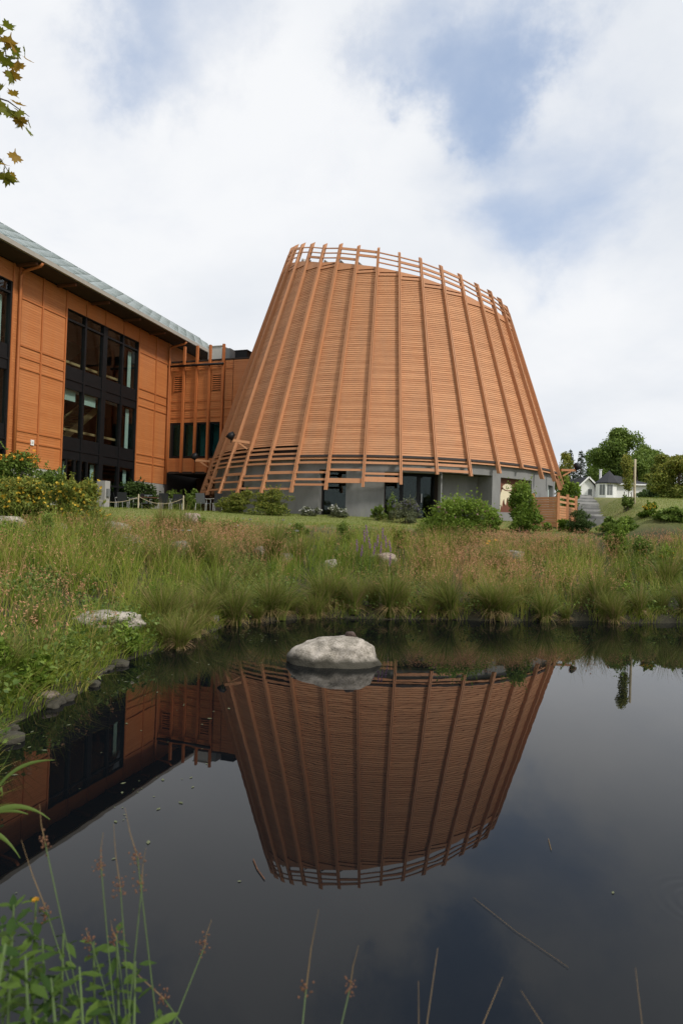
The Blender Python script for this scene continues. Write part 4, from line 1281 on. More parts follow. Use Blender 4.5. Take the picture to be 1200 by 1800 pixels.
gb('white stone in the shallows off the left bank', 307, 1128, 9.95, .20, .05, 'granite', 16.3, .03)
gb('pinkish stone at the near left waterline', 85, 1238, 6.55, .20, .10, 'pinkrock', 17.7, .02)
gb('grey stone at the waterline where the left bank meets the far shore', 373, 1096, 11.6, .20, .13, 'greyrock', 18.9, .05)
gb('dark stone at the waterline left edge of the bank', 22, 1282, 5.75, .14, .06, 'greyrock', 20.4, .02)
gb('small pinkish stone at the far right waterline', 1125, 1087, 14.1, .22, .12, 'pinkrock', 21.4, .05)
gb('rounded grey stone in the grass by the left waterline', 171, 1189, 7.75, .14, .07, 'greyrock', 22.6, .03)


for k in range(16):                       # small stones along the left waterline
    i_ = random.uniform(0, 8.5); a_, b_ = POND[int(i_)], POND[int(i_) + 1]; p_ = a_ + (b_ - a_) * (i_ % 1)
    w_ = random.uniform(.06, .16)
    boulder('small muddy stone at the edge of the left bank', (p_[0] + random.uniform(-.08, .12), p_[1], .01), (w_, w_ * .8, w_ * .6), random.choice(('greyrock', 'pinkrock')), 40 + k, sub=3, rot=random.uniform(0, 6),
            name='shore_stone', group='small stones along the left waterline')

# ------------------------------------------------------------------ shrubs and garden plants
def at_g(px, Y):
    P = aty(px, 900, Y); return (P.x, Y, gz(P.x, Y) - .02)


shrub('yellow_shrub', 'yellow flowering shrub left of the terrace, right one of the pair', 'shrub', at_g(130, 17.4), 2.0, 1.5, 1.5, 'g_yellowy', 5200, .075, 1, 16, 'f_yellow', 300, .075, ftop=.3)
shrub('yellow_shrub', 'yellow flowering shrub at the left edge, left one of the pair', 'shrub', at_g(35, 17.0), 2.1, 1.6, 1.42, 'g_yellowy', 5200, .075, 2, 16, 'f_yellow', 220, .075, ftop=.35)
shrub('orange_flower_bed', 'orange flowers in a leafy bed against the long building', 'flowers', at_g(30, 23.5), 2.6, 1.2, 1.95, 'g_mid', 4200, .09, 3, 16, 'f_orange', 110, .13, ftop=.80)
shrub('low_bush', 'low green bush between the yellow shrubs and the orange flowers', 'shrub', at_g(80, 22.0), 1.8, 1.2, 1.35, 'g_mid', 3600, .08, 4, 14, 'f_white', 14, .10, ftop=.75)
shrub('hedge', 'dark green hedge at the foot of the orange wall behind the chairs', 'hedge', (aty(238, 870, 35).x, 35.2, gz(-11, 35)), 3.4, 1.6, 1.60, 'g_dark', 6500, .12, 5, 22)
shrub('corner_bush', 'leafy bush at the inner corner below the link wing', 'shrub', (aty(305, 870, 35.5).x, 35.5, 2.2), 1.3, 1.2, 1.35, 'g_mid', 2400, .11, 6, 10)
shrub('corner_bush', 'tall green bush beside the single chairs at the hall skirt', 'shrub', (aty(341, 880, 31.5).x, 31.5, 2.2), .95, .9, 1.35, 'g_mid', 2600, .09, 7, 10)
shrub('meadow_bush', 'wispy dark bush in the meadow below the rope barrier', 'shrub', at_g(350, 18.2), 1.0, .8, .85, 'g_mid', 2200, .05, 8, 10)
shrub('spirea_bush', 'feathery yellow green bush under the hall ribs, left one', 'shrub', at_g(420, 27.0), 2.0, 1.0, 1.05, 'g_yellowy', 3600, .06, 9, 12)
shrub('spirea_bush', 'feathery yellow green bush under the hall ribs, right one', 'shrub', at_g(478, 26.8), 2.2, 1.0, 1.15, 'g_yellowy', 4200, .06, 10, 14)
shrub('daisy_clump', 'white daisy clump left of the dark door', 'flowers', at_g(545, 27.2), 1.0, .5, .42, 'g_greyish', 1200, .05, 11, 8, 'f_white', 60, .06, ftop=.5)
shrub('daisy_clump', 'white daisy clump in front of the dark door', 'flowers', at_g(592, 27.0), 1.0, .5, .60, 'g_greyish', 1400, .05, 12, 8, 'f_white', 90, .07, ftop=.45)
shrub('green_perennial', 'small round green perennial left of the lavender bush', 'shrub', at_g(665, 26.5), .75, .6, .62, 'g_mid', 1500, .06, 13, 8)
shrub('lavender_bush', 'grey green bush with lavender spikes before the entrance doors', 'shrub', at_g(712, 26.0), 1.5, 1.1, .98, 'g_greyish', 5200, .045, 14, 14, 'f_lav', 120, .06, ftop=.6, spike=.15)
shrub('lavender_bush', 'narrow lavender flowering perennial behind the small round one', 'shrub', at_g(690, 27.0), .6, .6, .95, 'g_mid', 1600, .05, 15, 8, 'f_lav', 70, .06, ftop=.6, spike=.2)
shrub('large_bush', 'large spreading green bush with dusty pink heads right of centre', 'shrub', at_g(803, 21.5), 3.1, 1.9, 1.45, 'g_bright', 9500, .07, 16, 26, 'f_pink', 70, .08, ftop=.55, spike=.15)
shrub('tall_perennial', 'tall bright green perennial clump before the mural', 'shrub', at_g(862, 23.4), .9, .8, .82, 'g_bright', 3200, .07, 17, 12, spike=.25)
shrub('tall_perennial', 'tall dark leafy clump between the mural and the cedar screen', 'shrub', at_g(918, 23.8), 1.35, 1.0, 1.80, 'g_bright', 4600, .10, 18, 16, spike=.15, aspect=.4)
shrub('dark_bush', 'round dark grey green bush in front of the cedar screen', 'shrub', at_g(1022, 24.0), 1.15, 1.0, .85, 'g_dark', 5200, .04, 19, 14)
shrub('vine', 'bright green vine climbing behind the cedar screen', 'plant', (aty(1002, 870, 30.5).x, 30.5, gz(11, 30.5)), 1.1, 1.0, 1.95, 'g_bright', 2600, .12, 20, 12)
shrub('leafy_plant', 'small light green plant at the foot of the cedar screen', 'plant', at_g(962, 24.8), .6, .4, .28, 'g_bright', 500, .10, 21, 5)
shrub('leafy_plant', 'broad leafy plant between the cedar screen and dark bush', 'plant', at_g(993, 24.6), .6, .5, .42, 'g_bright', 700, .10, 22, 5)
shrub('weed_stand', 'tall weedy green stand in the meadow right of the steps', 'plant', at_g(1085, 19.5), .85, .6, 1.10, 'g_bright', 2600, .06, 23, 12, spike=.3)
shrub('weed_stand', 'second weedy stand near the right edge with pale tips', 'plant', at_g(1135, 19.0), .9, .6, .70, 'g_mid', 2200, .06, 24, 10, 'f_yellow', 16, .05, spike=.25)
shrub('rhubarb_bed', 'low bed of broad green leaves below the hillside', 'plant', at_g(1090, 23.5), 1.7, .8, .46, 'g_mid', 1300, .16, 25, 12, aspect=.8)
shrub('yellow_flower_bed', 'yellow flowering patch below the hillside at the right', 'flowers', at_g(1140, 24.0), .9, .6, .50, 'g_bright', 1000, .09, 26, 8, 'f_yellow', 130, .07, ftop=.55)
shrub('rhubarb_bed', 'low broad leaved bed at the right edge of the picture', 'plant', at_g(1182, 23.4), 1.5, .8, .42, 'g_mid', 1200, .15, 27, 10, aspect=.8)
shrub('dry_tuft', 'pale dry grass mound in the meadow left of the weedy stand', 'grass clump', at_g(955, 19.0), 1.2, .9, .55, 'g_seed', 2800, .07, 28, 10, aspect=.12, upbias=0)

shrub('weed_clump', 'feathery goldenrod stand in the left meadow below the pinkish boulder', 'plant', at_g(75, 14.2), 0.9, 0.6, 0.85, 'g_mid', 1300, 0.05, 200, 7, None, 40, .035, spike=.3, stems=4)
shrub('weed_clump', 'leafy green stand in the left meadow under the yellow shrubs', 'plant', at_g(20, 13.2), 0.8, 0.6, 0.75, 'g_mid', 1200, 0.055, 201, 7, None, 40, .035, spike=.3, stems=4)
shrub('weed_clump', 'yellow budded goldenrod stand left of the white umbels', 'plant', at_g(160, 15.4), 0.8, 0.6, 0.7, 'g_bright', 1200, 0.045, 202, 7, 'f_yellow', 40, .035, spike=.3, stems=4)
shrub('weed_clump', 'bright green leafy clump above the flat slab', 'plant', at_g(300, 11.8), 0.55, 0.5, 0.5, 'g_bright', 800, 0.05, 203, 7, None, 40, .035, spike=.3, stems=4)
shrub('weed_clump', 'leafy weed clump right behind the flat slab', 'plant', at_g(262, 11.0), 0.6, 0.5, 0.5, 'g_bright', 800, 0.05, 204, 7, None, 40, .035, spike=.3, stems=4)
shrub('weed_clump', 'big leaved weed clump at the near left edge', 'plant', at_g(15, 6.3), 0.5, 0.5, 0.42, 'g_bright', 420, 0.075, 205, 7, None, 40, .035, spike=.3, stems=4)
shrub('weed_clump', 'round leaved weed clump overhanging the near left water', 'plant', at_g(70, 6.6), 0.42, 0.4, 0.3, 'g_bright', 380, 0.07, 206, 7, None, 40, .035, spike=.3, stems=4)
shrub('weed_clump', 'weed clump on the bank between the slab and the near stones', 'plant', at_g(120, 7.8), 0.5, 0.4, 0.3, 'g_mid', 420, 0.06, 207, 7, None, 40, .035, spike=.3, stems=4)
shrub('weed_clump', 'weed clump at the left waterline below the slab', 'plant', at_g(228, 8.8), 0.5, 0.4, 0.34, 'g_bright', 460, 0.055, 208, 7, None, 40, .035, spike=.3, stems=4)
shrub('weed_clump', 'dark leafy clump in the far bank under the large bush', 'plant', at_g(900, 15.2), 0.8, 0.5, 0.55, 'g_mid', 1000, 0.05, 209, 7, None, 40, .035, spike=.3, stems=4)
shrub('weed_clump', 'leafy clump with yellow leaves in the far bank at the right', 'plant', at_g(1068, 15.0), 0.8, 0.5, 0.62, 'g_yellowy', 1000, 0.055, 210, 7, None, 40, .035, spike=.3, stems=4)
shrub('weed_clump', 'low leafy clump at the far right waterline', 'plant', at_g(1105, 14.5), 0.6, 0.4, 0.45, 'g_bright', 700, 0.06, 211, 7, None, 40, .035, spike=.3, stems=4)
shrub('weed_clump', 'low leafy clump on the slope below the right rope post', 'plant', at_g(385, 19.5), 1.0, 0.6, 0.55, 'g_mid', 1100, 0.05, 300, 7, None, 40, .045, spike=.3, stems=4)
shrub('weed_clump', 'white dotted weed clump on the slope under the left spirea', 'plant', at_g(430, 20.0), 0.9, 0.6, 0.55, 'g_bright', 1000, 0.05, 301, 7, 'f_white', 40, .045, spike=.3, stems=4)
shrub('weed_clump', 'green weed clump on the slope under the right spirea', 'plant', at_g(520, 20.2), 1.1, 0.6, 0.5, 'g_mid', 1100, 0.05, 302, 7, None, 40, .045, spike=.3, stems=4)
shrub('weed_clump', 'dark green weed clump on the slope below the dark door', 'plant', at_g(610, 20.0), 0.9, 0.6, 0.6, 'g_mid', 1000, 0.05, 303, 7, None, 40, .045, spike=.3, stems=4)
shrub('weed_clump', 'yellow green weed clump below the lavender bush', 'plant', at_g(705, 19.6), 1.1, 0.6, 0.6, 'g_yellowy', 1100, 0.05, 304, 7, None, 40, .045, spike=.3, stems=4)
shrub('weed_clump', 'leafy clump low on the slope below the cedar screen', 'plant', at_g(985, 20.2), 1.0, 0.6, 0.45, 'g_bright', 1000, 0.05, 305, 7, None, 40, .045, spike=.3, stems=4)
shrub('weed_clump', 'bright weed clump at the right edge of the far meadow', 'plant', at_g(1178, 18.0), 1.0, 0.6, 0.6, 'g_bright', 1000, 0.055, 306, 7, 'f_yellow', 40, .045, spike=.3, stems=4)

# white umbels, purple spikes, small yellow flowers: each plant its own thing
def umbel_mesh():
    c_ = np.array([(0.035 * math.sqrt(k / 18) * math.cos(k * 2.4), 0.035 * math.sqrt(k / 18) * math.sin(k * 2.4), 0.0) for k in range(18)])
    v, q, t_ = leaves(c_, .03, 3.0, aspect=.9)
    tmp = np_mesh('umbel_head', v, q, t_, 'f_white'); me = tmp.data; bpy.data.objects.remove(tmp); return me


UM = umbel_mesh()
mbs = MB(); mbs.tube([(0, 0, -.5), (.01, 0, -.2), (0, 0, 0)], .004, 4); tmp = mbs.build('stalk', 'stem'); SM = tmp.data; bpy.data.objects.remove(tmp)
for px_, py_ in ((190, 953), (213, 952), (220, 957), (232, 950), (237, 954), (246, 952), (254, 951), (205, 965), (213, 974), (229, 964), (240, 972), (250, 969), (262, 958), (255, 967), (244, 960),
                 (222, 945), (309, 931), (321, 932), (333, 932), (27, 953), (57, 932), (162, 922), (135, 925), (222, 907), (238, 909), (428, 911), (440, 913), (498, 914), (510, 921), (522, 933)):
    Y = 15.4 + random.uniform(-.5, .6) if py_ > 925 else 18.5
    P = aty(px_, py_, Y)
    t_ = thing('white_umbel', 'white umbel wildflower on a thin stalk in the left meadow', 'wildflower', P, 'white umbel wildflowers in the left meadow')
    a_ = link('umbel_head', UM); a_.parent = t_; a_.scale = (1.1, 1.1, 1); a_.rotation_euler = (random.uniform(-.6, .2), random.uniform(-.3, .3), 0)
    b_ = link('stalk', SM); b_.parent = t_
c_ = np.stack([rng.normal(size=90) * .012, rng.normal(size=90) * .012, rng.random(90) * .28], 1)
v, q, t_ = leaves(c_, .026, .2, aspect=.7); tmp = np_mesh('flower_spike', v, q, t_, 'f_purple'); PM = tmp.data; bpy.data.objects.remove(tmp)
for px_, py_ in ((672, 945), (662, 958), (640, 950), (627, 966), (650, 962), (686, 968), (678, 960), (634, 975), (656, 972), (684, 992), (645, 940), (668, 970)):
    Y = 15.2 + random.uniform(-.4, .5); P = aty(px_, py_, Y)
    t_ = thing('purple_loosestrife', 'purple loosestrife spike rising above the meadow grass right of centre', 'wildflower', P, 'purple loosestrife spikes in the meadow')
    a_ = link('flower_spike', PM); a_.parent = t_; a_.location.z = -.04; a_.rotation_euler = (random.uniform(-.15, .15), random.uniform(-.15, .15), 0)
    b_ = link('stalk', SM); b_.parent = t_
c_ = np.array([(.03 * math.cos(k * .9), .03 * math.sin(k * .9), 0) for k in range(7)]); v, q, t_ = leaves(c_, .05, 3, aspect=.6)
tmp = np_mesh('flower_head', v, q, t_, 'f_orange'); OM = tmp.data; bpy.data.objects.remove(tmp)
for px_, py_ in ((859, 951), (871, 949), (856, 955), (903, 986), (194, 904), (189, 906)):
    P = aty(px_, py_, 17.5)
    if px_ < 300: lb, gr = 'small orange wildflower beside the big pale boulder', 'orange wildflowers by the boulder'
    else: lb, gr = 'small orange wildflower below the large green bush', 'orange wildflowers below the large bush'
    t_ = thing('orange_wildflower', lb, 'wildflower', P, gr)
    a_ = link('flower_head', OM); a_.parent = t_; a_.rotation_euler = (.5, 0, 0)
    b_ = link('stalk', SM); b_.parent = t_

# ------------------------------------------------------------------ terrace furniture
def make_chair(label, sling):
    t_ = thing('patio_chair', label, 'chair', (0, 0, 0), 'patio chairs on the terrace')
    mb = MB(); mb.hexa([(-.24, -.22, .42), (.24, -.22, .42), (.24, .22, .44), (-.24, .22, .44), (-.24, -.22, .44), (.24, -.22, .44), (.24, .22, .46), (-.24, .22, .46)]); mb.build('seat', sling, t_)
    mb = MB(); mb.hexa([(-.24, -.24, .46), (.24, -.24, .46), (.24, -.22, .46), (-.24, -.22, .46), (-.23, -.38, .92), (.23, -.38, .92), (.23, -.36, .92), (-.23, -.36, .92)]); mb.build('backrest', sling, t_)
    for sx in (-1, 1):
        for ya, yb in ((-.24, -.28), (.22, .25)):
            mb = MB(); mb.tube([(sx * .26, ya, .45), (sx * .27, yb, 0)], .016, 6); mb.build('leg', 'alu', t_)
        mb = MB(); mb.tube([(sx * .27, .23, .44), (sx * .28, .22, .64), (sx * .28, -.3, .66)], .018, 6); mb.build('armrest', 'alu', t_)
    return t_


ch_b = make_chair('', 'sling'); ch_g = make_chair('', 'sling_grey')
first = {'b': True, 'g': True}
for px_, Y, rz, kd, lb in ((203, 33.6, -.5, 'b', 'black patio chair at the far left of the terrace group'), (216, 32.8, .15, 'b', 'black patio chair seen from behind next to the far left one'),
                           (238, 33.4, 1.5, 'b', 'black patio chair seen side on at the left table end'), (256, 34.6, 3.1, 'g', 'grey patio chair facing the viewer behind the table'),
                           (289, 32.6, .1, 'b', 'large black chair back right of the table'), (309, 33.2, .5, 'b', 'black patio chair right of the table beside the rope post'),
                           (357, 31.0, -.3, 'g', 'grey patio chair standing alone left of the hall skirt'), (376, 30.6, .9, 'b', 'black patio chair under the hall skirt slats')):
    src = ch_b if kd == 'b' else ch_g
    o = src if first[kd] else copy_tree(src)
    first[kd] = False
    x_ = aty(px_, 895, Y).x
    o.location = (x_, Y, gz(x_, Y)); o.rotation_euler = (0, 0, rz); o['label'] = lb
x_ = aty(262, 895, 33.6).x
tb = thing('patio_table', 'dark round patio table among the terrace chairs', 'table', (x_, 33.5, gz(x_, 33.5)))
bz = gz(x_, 33.5)
mb = MB(); mb.tube([(x_, 33.5, bz + .70), (x_, 33.5, bz + .74)], .55, 20); mb.build('table_top', 'darkwood', tb)
mb = MB(); mb.tube([(x_, 33.5, bz + .03), (x_, 33.5, bz + .70)], .045, 8); mb.build('pedestal', 'black', tb)
mb = MB(); mb.tube([(x_, 33.5, bz), (x_, 33.5, bz + .03)], .3, 14); mb.build('foot', 'black', tb)
rb = thing('rope_barrier', 'pale posts with a slack rope along the terrace edge', 'barrier', aty(280, 898, 30))
tops = []
for px_ in (150, 243, 322, 400):
    if px_ == 400: continue
    P = aty(px_, 898, 29.5); z_ = gz(P.x, 29.5)
    mb = MB(); mb.tube([(P.x, 29.5, z_ - .1), (P.x, 29.5, z_ + .70), (P.x, 29.5, z_ + .74)], [.03, .03, .015], 8); mb.build('post', 'post', rb)
    tops.append(Vector((P.x, 29.5, z_ + .62)))
for a_, b_ in zip(tops[:-1], tops[1:]):
    pts = [a_.lerp(b_, k / 12) - Vector((0, -.05, .30 * (1 - (2 * k / 12 - 1) ** 2))) for k in range(13)]
    mb = MB(); mb.tube(pts, .012, 6); mb.build('rope', 'rope', rb)

# ------------------------------------------------------------------ cedar screen enclosure
sc_ = thing('cedar_screen', 'low cedar board screen enclosure at the right foot of the hall', 'fence', aty(980, 920, 26.0))


def panel(A, B, z0, z1, n, skip=()):
    h_ = (z1 - z0) / n
    for k in range(n):
        if k in skip: continue
        mb = MB(); mb.bar(A + upv * (z0 + h_ * (k + .5) - A.z), B + upv * (z0 + h_ * (k + .5) - B.z), h_ - .012, .035, upv); mb.build('board', 'cedar', sc_)


A = aty(935, 900, 27.2); B = aty(979, 900, 26.0); C_ = aty(1010, 900, 28.2)
zg_ = 2.12
panel(A, B, zg_, 3.36, 12)
panel(B, C_, zg_ + .05, 3.42, 12, skip=(8, 10))
for P in (B, B.lerp(C_, .5), C_, A):
    mb = MB(); mb.bar(Vector((P.x, P.y - .06, zg_ - .2)), Vector((P.x, P.y - .06, 3.52)), .1, .1, (1, 0, 0)); mb.build('post', 'cedar_rib', sc_)

# ------------------------------------------------------------------ stone steps up the hillside
stp = thing('stone_steps', 'grey stone steps climbing the grassy hillside beside the cedar screen', 'steps', at_g(1055, 26.5))
for k in range(14):
    Y = 26.2 + k * .72; px_ = 1056 - 38 * (k / 13) ** 0.75
    x_ = aty(px_, 900, Y).x; z_ = 2.50 + k * .118
    mb = MB(); j = random.uniform(-.04, .04)
    mb.box(x_ - .62 + j, x_ + .62 + j, Y, Y + .68, z_ - .5, z_ + random.uniform(-.02, .02)); mb.build('step', 'stepstone', stp)

# ------------------------------------------------------------------ white house on the hill
HY = 75.0
hx = lambda px: aty(px, 860, HY).x
hz = lambda py, px=1085: aty(px, py, HY).z
hs = thing('white_house', 'white bungalow with dark pointed roof on the hill at the right', 'house', (hx(1085), HY, 5.6))
ez, bz = hz(850), 5.2
mb = MB(); mb.box(hx(1074), hx(1137), HY, HY + 6, bz, ez); mb.build('main_wall', 'white', hs)
mb = MB()
x0, x1 = hx(1070) - .2, hx(1141); y0, y1 = HY - .4, HY + 6.4; rz_ = hz(832)
mb.add([(x0, y0, ez), (x1, y0, ez), (x1, y1, ez), (x0, y1, ez), (x0 + 1.2, HY + 3, rz_), (x1 - 2.6, HY + 3, rz_), (x0, y0, ez - .12), (x1, y0, ez - .12), (x1, y1, ez - .12), (x0, y1, ez - .12)],
       [(0, 1, 5, 4), (1, 2, 5), (2, 3, 4, 5), (3, 0, 4), (0, 6, 7, 1), (1, 7, 8, 2), (2, 8, 9, 3), (3, 9, 6, 0)])
mb.build('main_roof', 'shingle', hs)
mb = MB(); mb.box(x0, x1, y0 - .06, y0 - .002, ez - .16, ez - .005); mb.build('fascia', 'white', hs)
cx_, cy_ = hx(1063), HY - .2
oct_ = [(cx_ + 1.15 * math.cos(math.pi / 8 + k * math.pi / 4), cy_ + 1.15 * math.sin(math.pi / 8 + k * math.pi / 4)) for k in range(8)]
mb = MB(); mb.add([(a_, b_, bz) for a_, b_ in oct_] + [(a_, b_, ez) for a_, b_ in oct_], [(k, (k + 1) % 8, (k + 1) % 8 + 8, k + 8) for k in range(8)]); mb.build('bay_wall', 'white', hs)
ap = Vector((hx(1072), cy_ + .6, hz(827)))
oc2 = [(cx_ + 1.42 * math.cos(math.pi / 8 + k * math.pi / 4) + .2, cy_ + 1.42 * math.sin(math.pi / 8 + k * math.pi / 4), ez + .01) for k in range(8)]
mb = MB(); mb.add(oc2 + [tuple(ap)] + [(a_, b_, c_ - .12) for a_, b_, c_ in oc2], [(k, (k + 1) % 8, 8) for k in range(8)] + [(k, k + 9, (k + 1) % 8 + 9, (k + 1) % 8) for k in range(8)]); mb.build('bay_roof', 'shingle', hs)
for k in (4, 5):
    a_, b_ = Vector((*oct_[k], 0)), Vector((*oct_[(k + 1) % 8], 0)); t_ = (b_ - a_); n_ = Vector((t_.y, -t_.x, 0)).normalized() * .02
    for f0, f1 in ((.15, .47), (.53, .85)):
        mb = MB(); p_, q_ = a_ + t_ * f0 + n_, a_ + t_ * f1 + n_
        z0, z1 = ez - 1.45, ez - .25
        mb.hexa([p_ - n_ + upv * z0, q_ - n_ + upv * z0, q_ + upv * z0, p_ + upv * z0, p_ - n_ + upv * z1, q_ - n_ + upv * z1, q_ + upv * z1, p_ + upv * z1]); mb.build('window', 'hvac_grey', hs)
gx0, gx1 = hx(1024), hx(1047); gm = (gx0 + gx1) / 2; gze = hz(853, 1034); gzr = hz(839.5, 1034)
mb = MB(); fy, by = HY + .6, HY + 6
mb.add([(gx0, fy, bz), (gx1, fy, bz), (gx1, fy, gze), (gm, fy, gzr), (gx0, fy, gze), (gx0, by, bz), (gx1, by, bz), (gx1, by, gze), (gm, by, gzr), (gx0, by, gze)],
       [(0, 1, 2, 3, 4), (9, 8, 7, 6, 5), (0, 4, 9, 5), (1, 6, 7, 2)])
mb.build('gable_wall', 'white', hs)
mb = MB()
for sgn_, xe in ((-1, gx0), (1, gx1)):
    a_, b_ = Vector((gm, fy - .3, gzr + .08)), Vector((xe + sgn_ * .35, fy - .3, gze - .12)); dy = Vector((0, 5.6, 0)); th_ = Vector((0, 0, .1))
    mb.hexa([a_, b_, b_ + dy, a_ + dy, a_ + th_, b_ + th_, b_ + dy + th_, a_ + dy + th_])
mb.build('gable_roof', 'shingle', hs)
mb = MB()
for sgn_, xe in ((-1, gx0), (1, gx1)): mb.bar((gm, fy - .34, gzr + .1), (xe + sgn_ * .35, fy - .34, gze - .1), .16, .05, (0, 0, 1))
mb.build('barge_board', 'white', hs)
mb = MB(); mb.box(gm + .05, gm + .5, fy - .02, fy - .001, bz + .9, bz + 1.9); mb.build('window', 'hvac_grey', hs)
mb = MB(); c_ = Vector((hx(1066), HY + 2, hz(825))); mb.tube([c_ - upv * 1.2, c_ + upv * .05, c_ + upv * .051, c_ + upv * .12], [.14, .14, .2, .2], 10); mb.build('chimney', 'white', hs)

# wooden post and staked sapling on the hillside
P = aty(1114, 876, 26.5)
pz = gz(P.x, 26.5)
mb = MB(); mb.tube([(P.x + .02, 26.5, pz - .2), (P.x, 26.5, pz + .5), (P.x, 26.5, aty(1114, 808, 26.5).z), (P.x, 26.5, aty(1114, 807, 26.5).z)], [.052, .048, .044, .03], 10)
tag(mb.build('wooden_post', 'post', None, True), 'weathered wooden post standing right of the staked sapling', 'post')


# ------------------------------------------------------------------ trees
def tree(name, label, loc, h, w, mat, n, leaf, seed, trunk_h=.3, trunk_r=.12, group=None, nl=26, d=None):
    t_ = thing(name, label, 'tree', loc, group)
    rr = random.Random(seed); L0 = Vector(loc)
    bl = []
    for k in range(nl):
        f_ = rr.random(); zz = trunk_h + (1 - trunk_h) * f_
        prof = math.sin(math.pi * min(1, (.14 + .86 * f_) ** .8)) ** .6
        a_ = rr.uniform(0, 6.283); q_ = rr.uniform(.1, .85) * prof; s_ = rr.uniform(.24, .40) * (0.5 + .5 * prof)
        bl.append((w * .5 * q_ * math.cos(a_), (d or w) * .5 * q_ * math.sin(a_), h * min(zz, 1 - s_ * .3), w * .5 * s_ * 1.15, w * .5 * s_ * 1.15, h * s_ * .42))
    n = int(n * 2.2)
    p_, dr = blob_points(n, bl, .35)
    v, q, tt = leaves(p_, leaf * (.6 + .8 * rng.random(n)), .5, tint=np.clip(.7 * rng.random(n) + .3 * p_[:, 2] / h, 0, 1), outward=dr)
    np_mesh('crown', v + np.array(loc), q, tt, mat, t_)
    mb = MB(); mb.tube([L0 - upv * .3, L0 + Vector((.02 * h, 0, h * trunk_h)), L0 + Vector((0, .01 * h, h * .85))], [trunk_r, trunk_r * .75, trunk_r * .15], 8)
    for k in range(9):
        b_ = rr.choice(bl); zz = h * rr.uniform(trunk_h * .8, .6)
        mb.tube([L0 + upv * zz, L0 + Vector((b_[0] * .5, b_[1] * .5, (zz + b_[2]) / 2 + .03 * h)), L0 + Vector(b_[:3])], [trunk_r * .4, trunk_r * .25, trunk_r * .06], 5)
    mb.build('trunk', 'bark', t_)
    return t_


def spruce(label, loc, h, w, seed, name='spruce_tree'):
    t_ = thing(name, label, 'tree', loc); rr = random.Random(seed)
    L0 = Vector(loc); mb = MB(); mb.tube([L0 - upv * .3, L0 + upv * h * .98], [.02 * h, .004 * h], 7); mb.build('trunk', 'bark', t_)
    C_, tn = [], []
    tiers = 26
    for k in range(tiers):
        f_ = k / tiers; zz = h * (.08 + .9 * f_); rad = w * .5 * (1 - f_) ** .85 * rr.uniform(.75, 1.1) + .05 * w
        for j in range(9):
            a_ = rr.uniform(0, 6.283)
            m_ = int(34 * (1 - f_) + 8)
            rd = rad * rr.uniform(.7, 1.1) * np.sqrt(rng.random(m_)); aa = a_ + rng.normal(size=m_) * .22
            C_.append(np.stack([rd * np.cos(aa), rd * np.sin(aa), zz - .28 * rd + rng.normal(size=m_) * .02 * h * (1 - f_ * .7)], 1))
    C_ = np.concatenate(C_)
    v, q, tt = leaves(C_, .028 * h * (.5 + .7 * rng.random(len(C_))), .3, aspect=.4)
    np_mesh('crown', v + np.array(loc), q, tt, 'g_spruce', t_)


def tl(px, Y, z=None):
    x_ = aty(px, 870, Y).x; return (x_, Y, gz(x_, Y) if z is None else z)


x_, Y = aty(1102, 876, 26.0).x, 26.0
tree('staked_sapling', 'thin young tree with supporting stakes in front of the white house', (x_, Y, gz(x_, Y)), aty(1102, 798, 26).z - gz(x_, Y), .95, 'g_yellowy', 1100, .075, 41, .42, .018, nl=10)
spr = bpy.data.objects['staked_sapling']
for dx in (-.16, .14):
    mb = MB(); mb.tube([(x_ + dx, Y - .05, gz(x_, Y) - .1), (x_ + dx, Y - .05, gz(x_, Y) + .75)], .016, 6); mb.build('stake', 'bark', spr)
shrub('sapling_base_shrub', 'leafy shrub at the foot of the staked sapling', 'shrub', (x_ - .05, Y - .1, gz(x_, Y)), .55, .5, .62, 'g_mid', 700, .07, 43, 6)
tree('maple_tree', 'big round maple behind the white house', tl(1084, 88, 5.6), aty(1084, 756, 88).z - 5.6, 8.8, 'g_mid', 9000, .34, 51, .2, .3, nl=34)
tree('broadleaf_tree', 'rounded green tree right of the big maple behind the house', tl(1142, 92, 5.6), aty(1142, 792, 92).z - 5.6, 6.5, 'g_mid', 5000, .34, 52, .15, .25)
tree('broadleaf_tree', 'low yellow green tree between the house roof and the right trees', tl(1165, 80, 5.6), aty(1165, 800, 80).z - 5.6, 5.2, 'g_yellowy', 4200, .32, 53, .1, .2)
tree('broadleaf_tree', 'dense olive tree nearest the right edge above the hillside', tl(1190, 58, 4.6), aty(1190, 802, 58).z - 4.6, 4.8, 'g_yellowy', 5200, .24, 54, .06, .2)
tree('broadleaf_tree', 'small bushy tree hugging the slope right of the house', tl(1158, 70, 5.2), aty(1158, 842, 70).z - 5.2, 4.6, 'g_dark', 3600, .26, 55, .04, .15)
tree('broadleaf_tree', 'far treetops behind the conifers and the gable', tl(1046, 110, 5.6), aty(1046, 818, 110).z - 5.6, 7.0, 'g_mid', 3600, .40, 56, .1, .25)
tree('broadleaf_tree', 'yellowish tree top peeping beside the hall edge', tl(990, 80, 5.0), aty(990, 796, 80).z - 5.0, 3.2, 'g_yellowy', 2600, .28, 57, .1, .2)
tree('broadleaf_tree', 'wide green tree beyond the right picture edge', tl(1235, 75, 5.4), aty(1235, 775, 75).z - 5.4, 6.5, 'g_mid', 4200, .32, 58, .08, .25)
tree('broadleaf_tree', 'leafy tree mass directly behind the white house roof', tl(1066, 95, 5.6), aty(1066, 800, 95).z - 5.6, 7.5, 'g_mid', 4200, .36, 71, .08, .25)
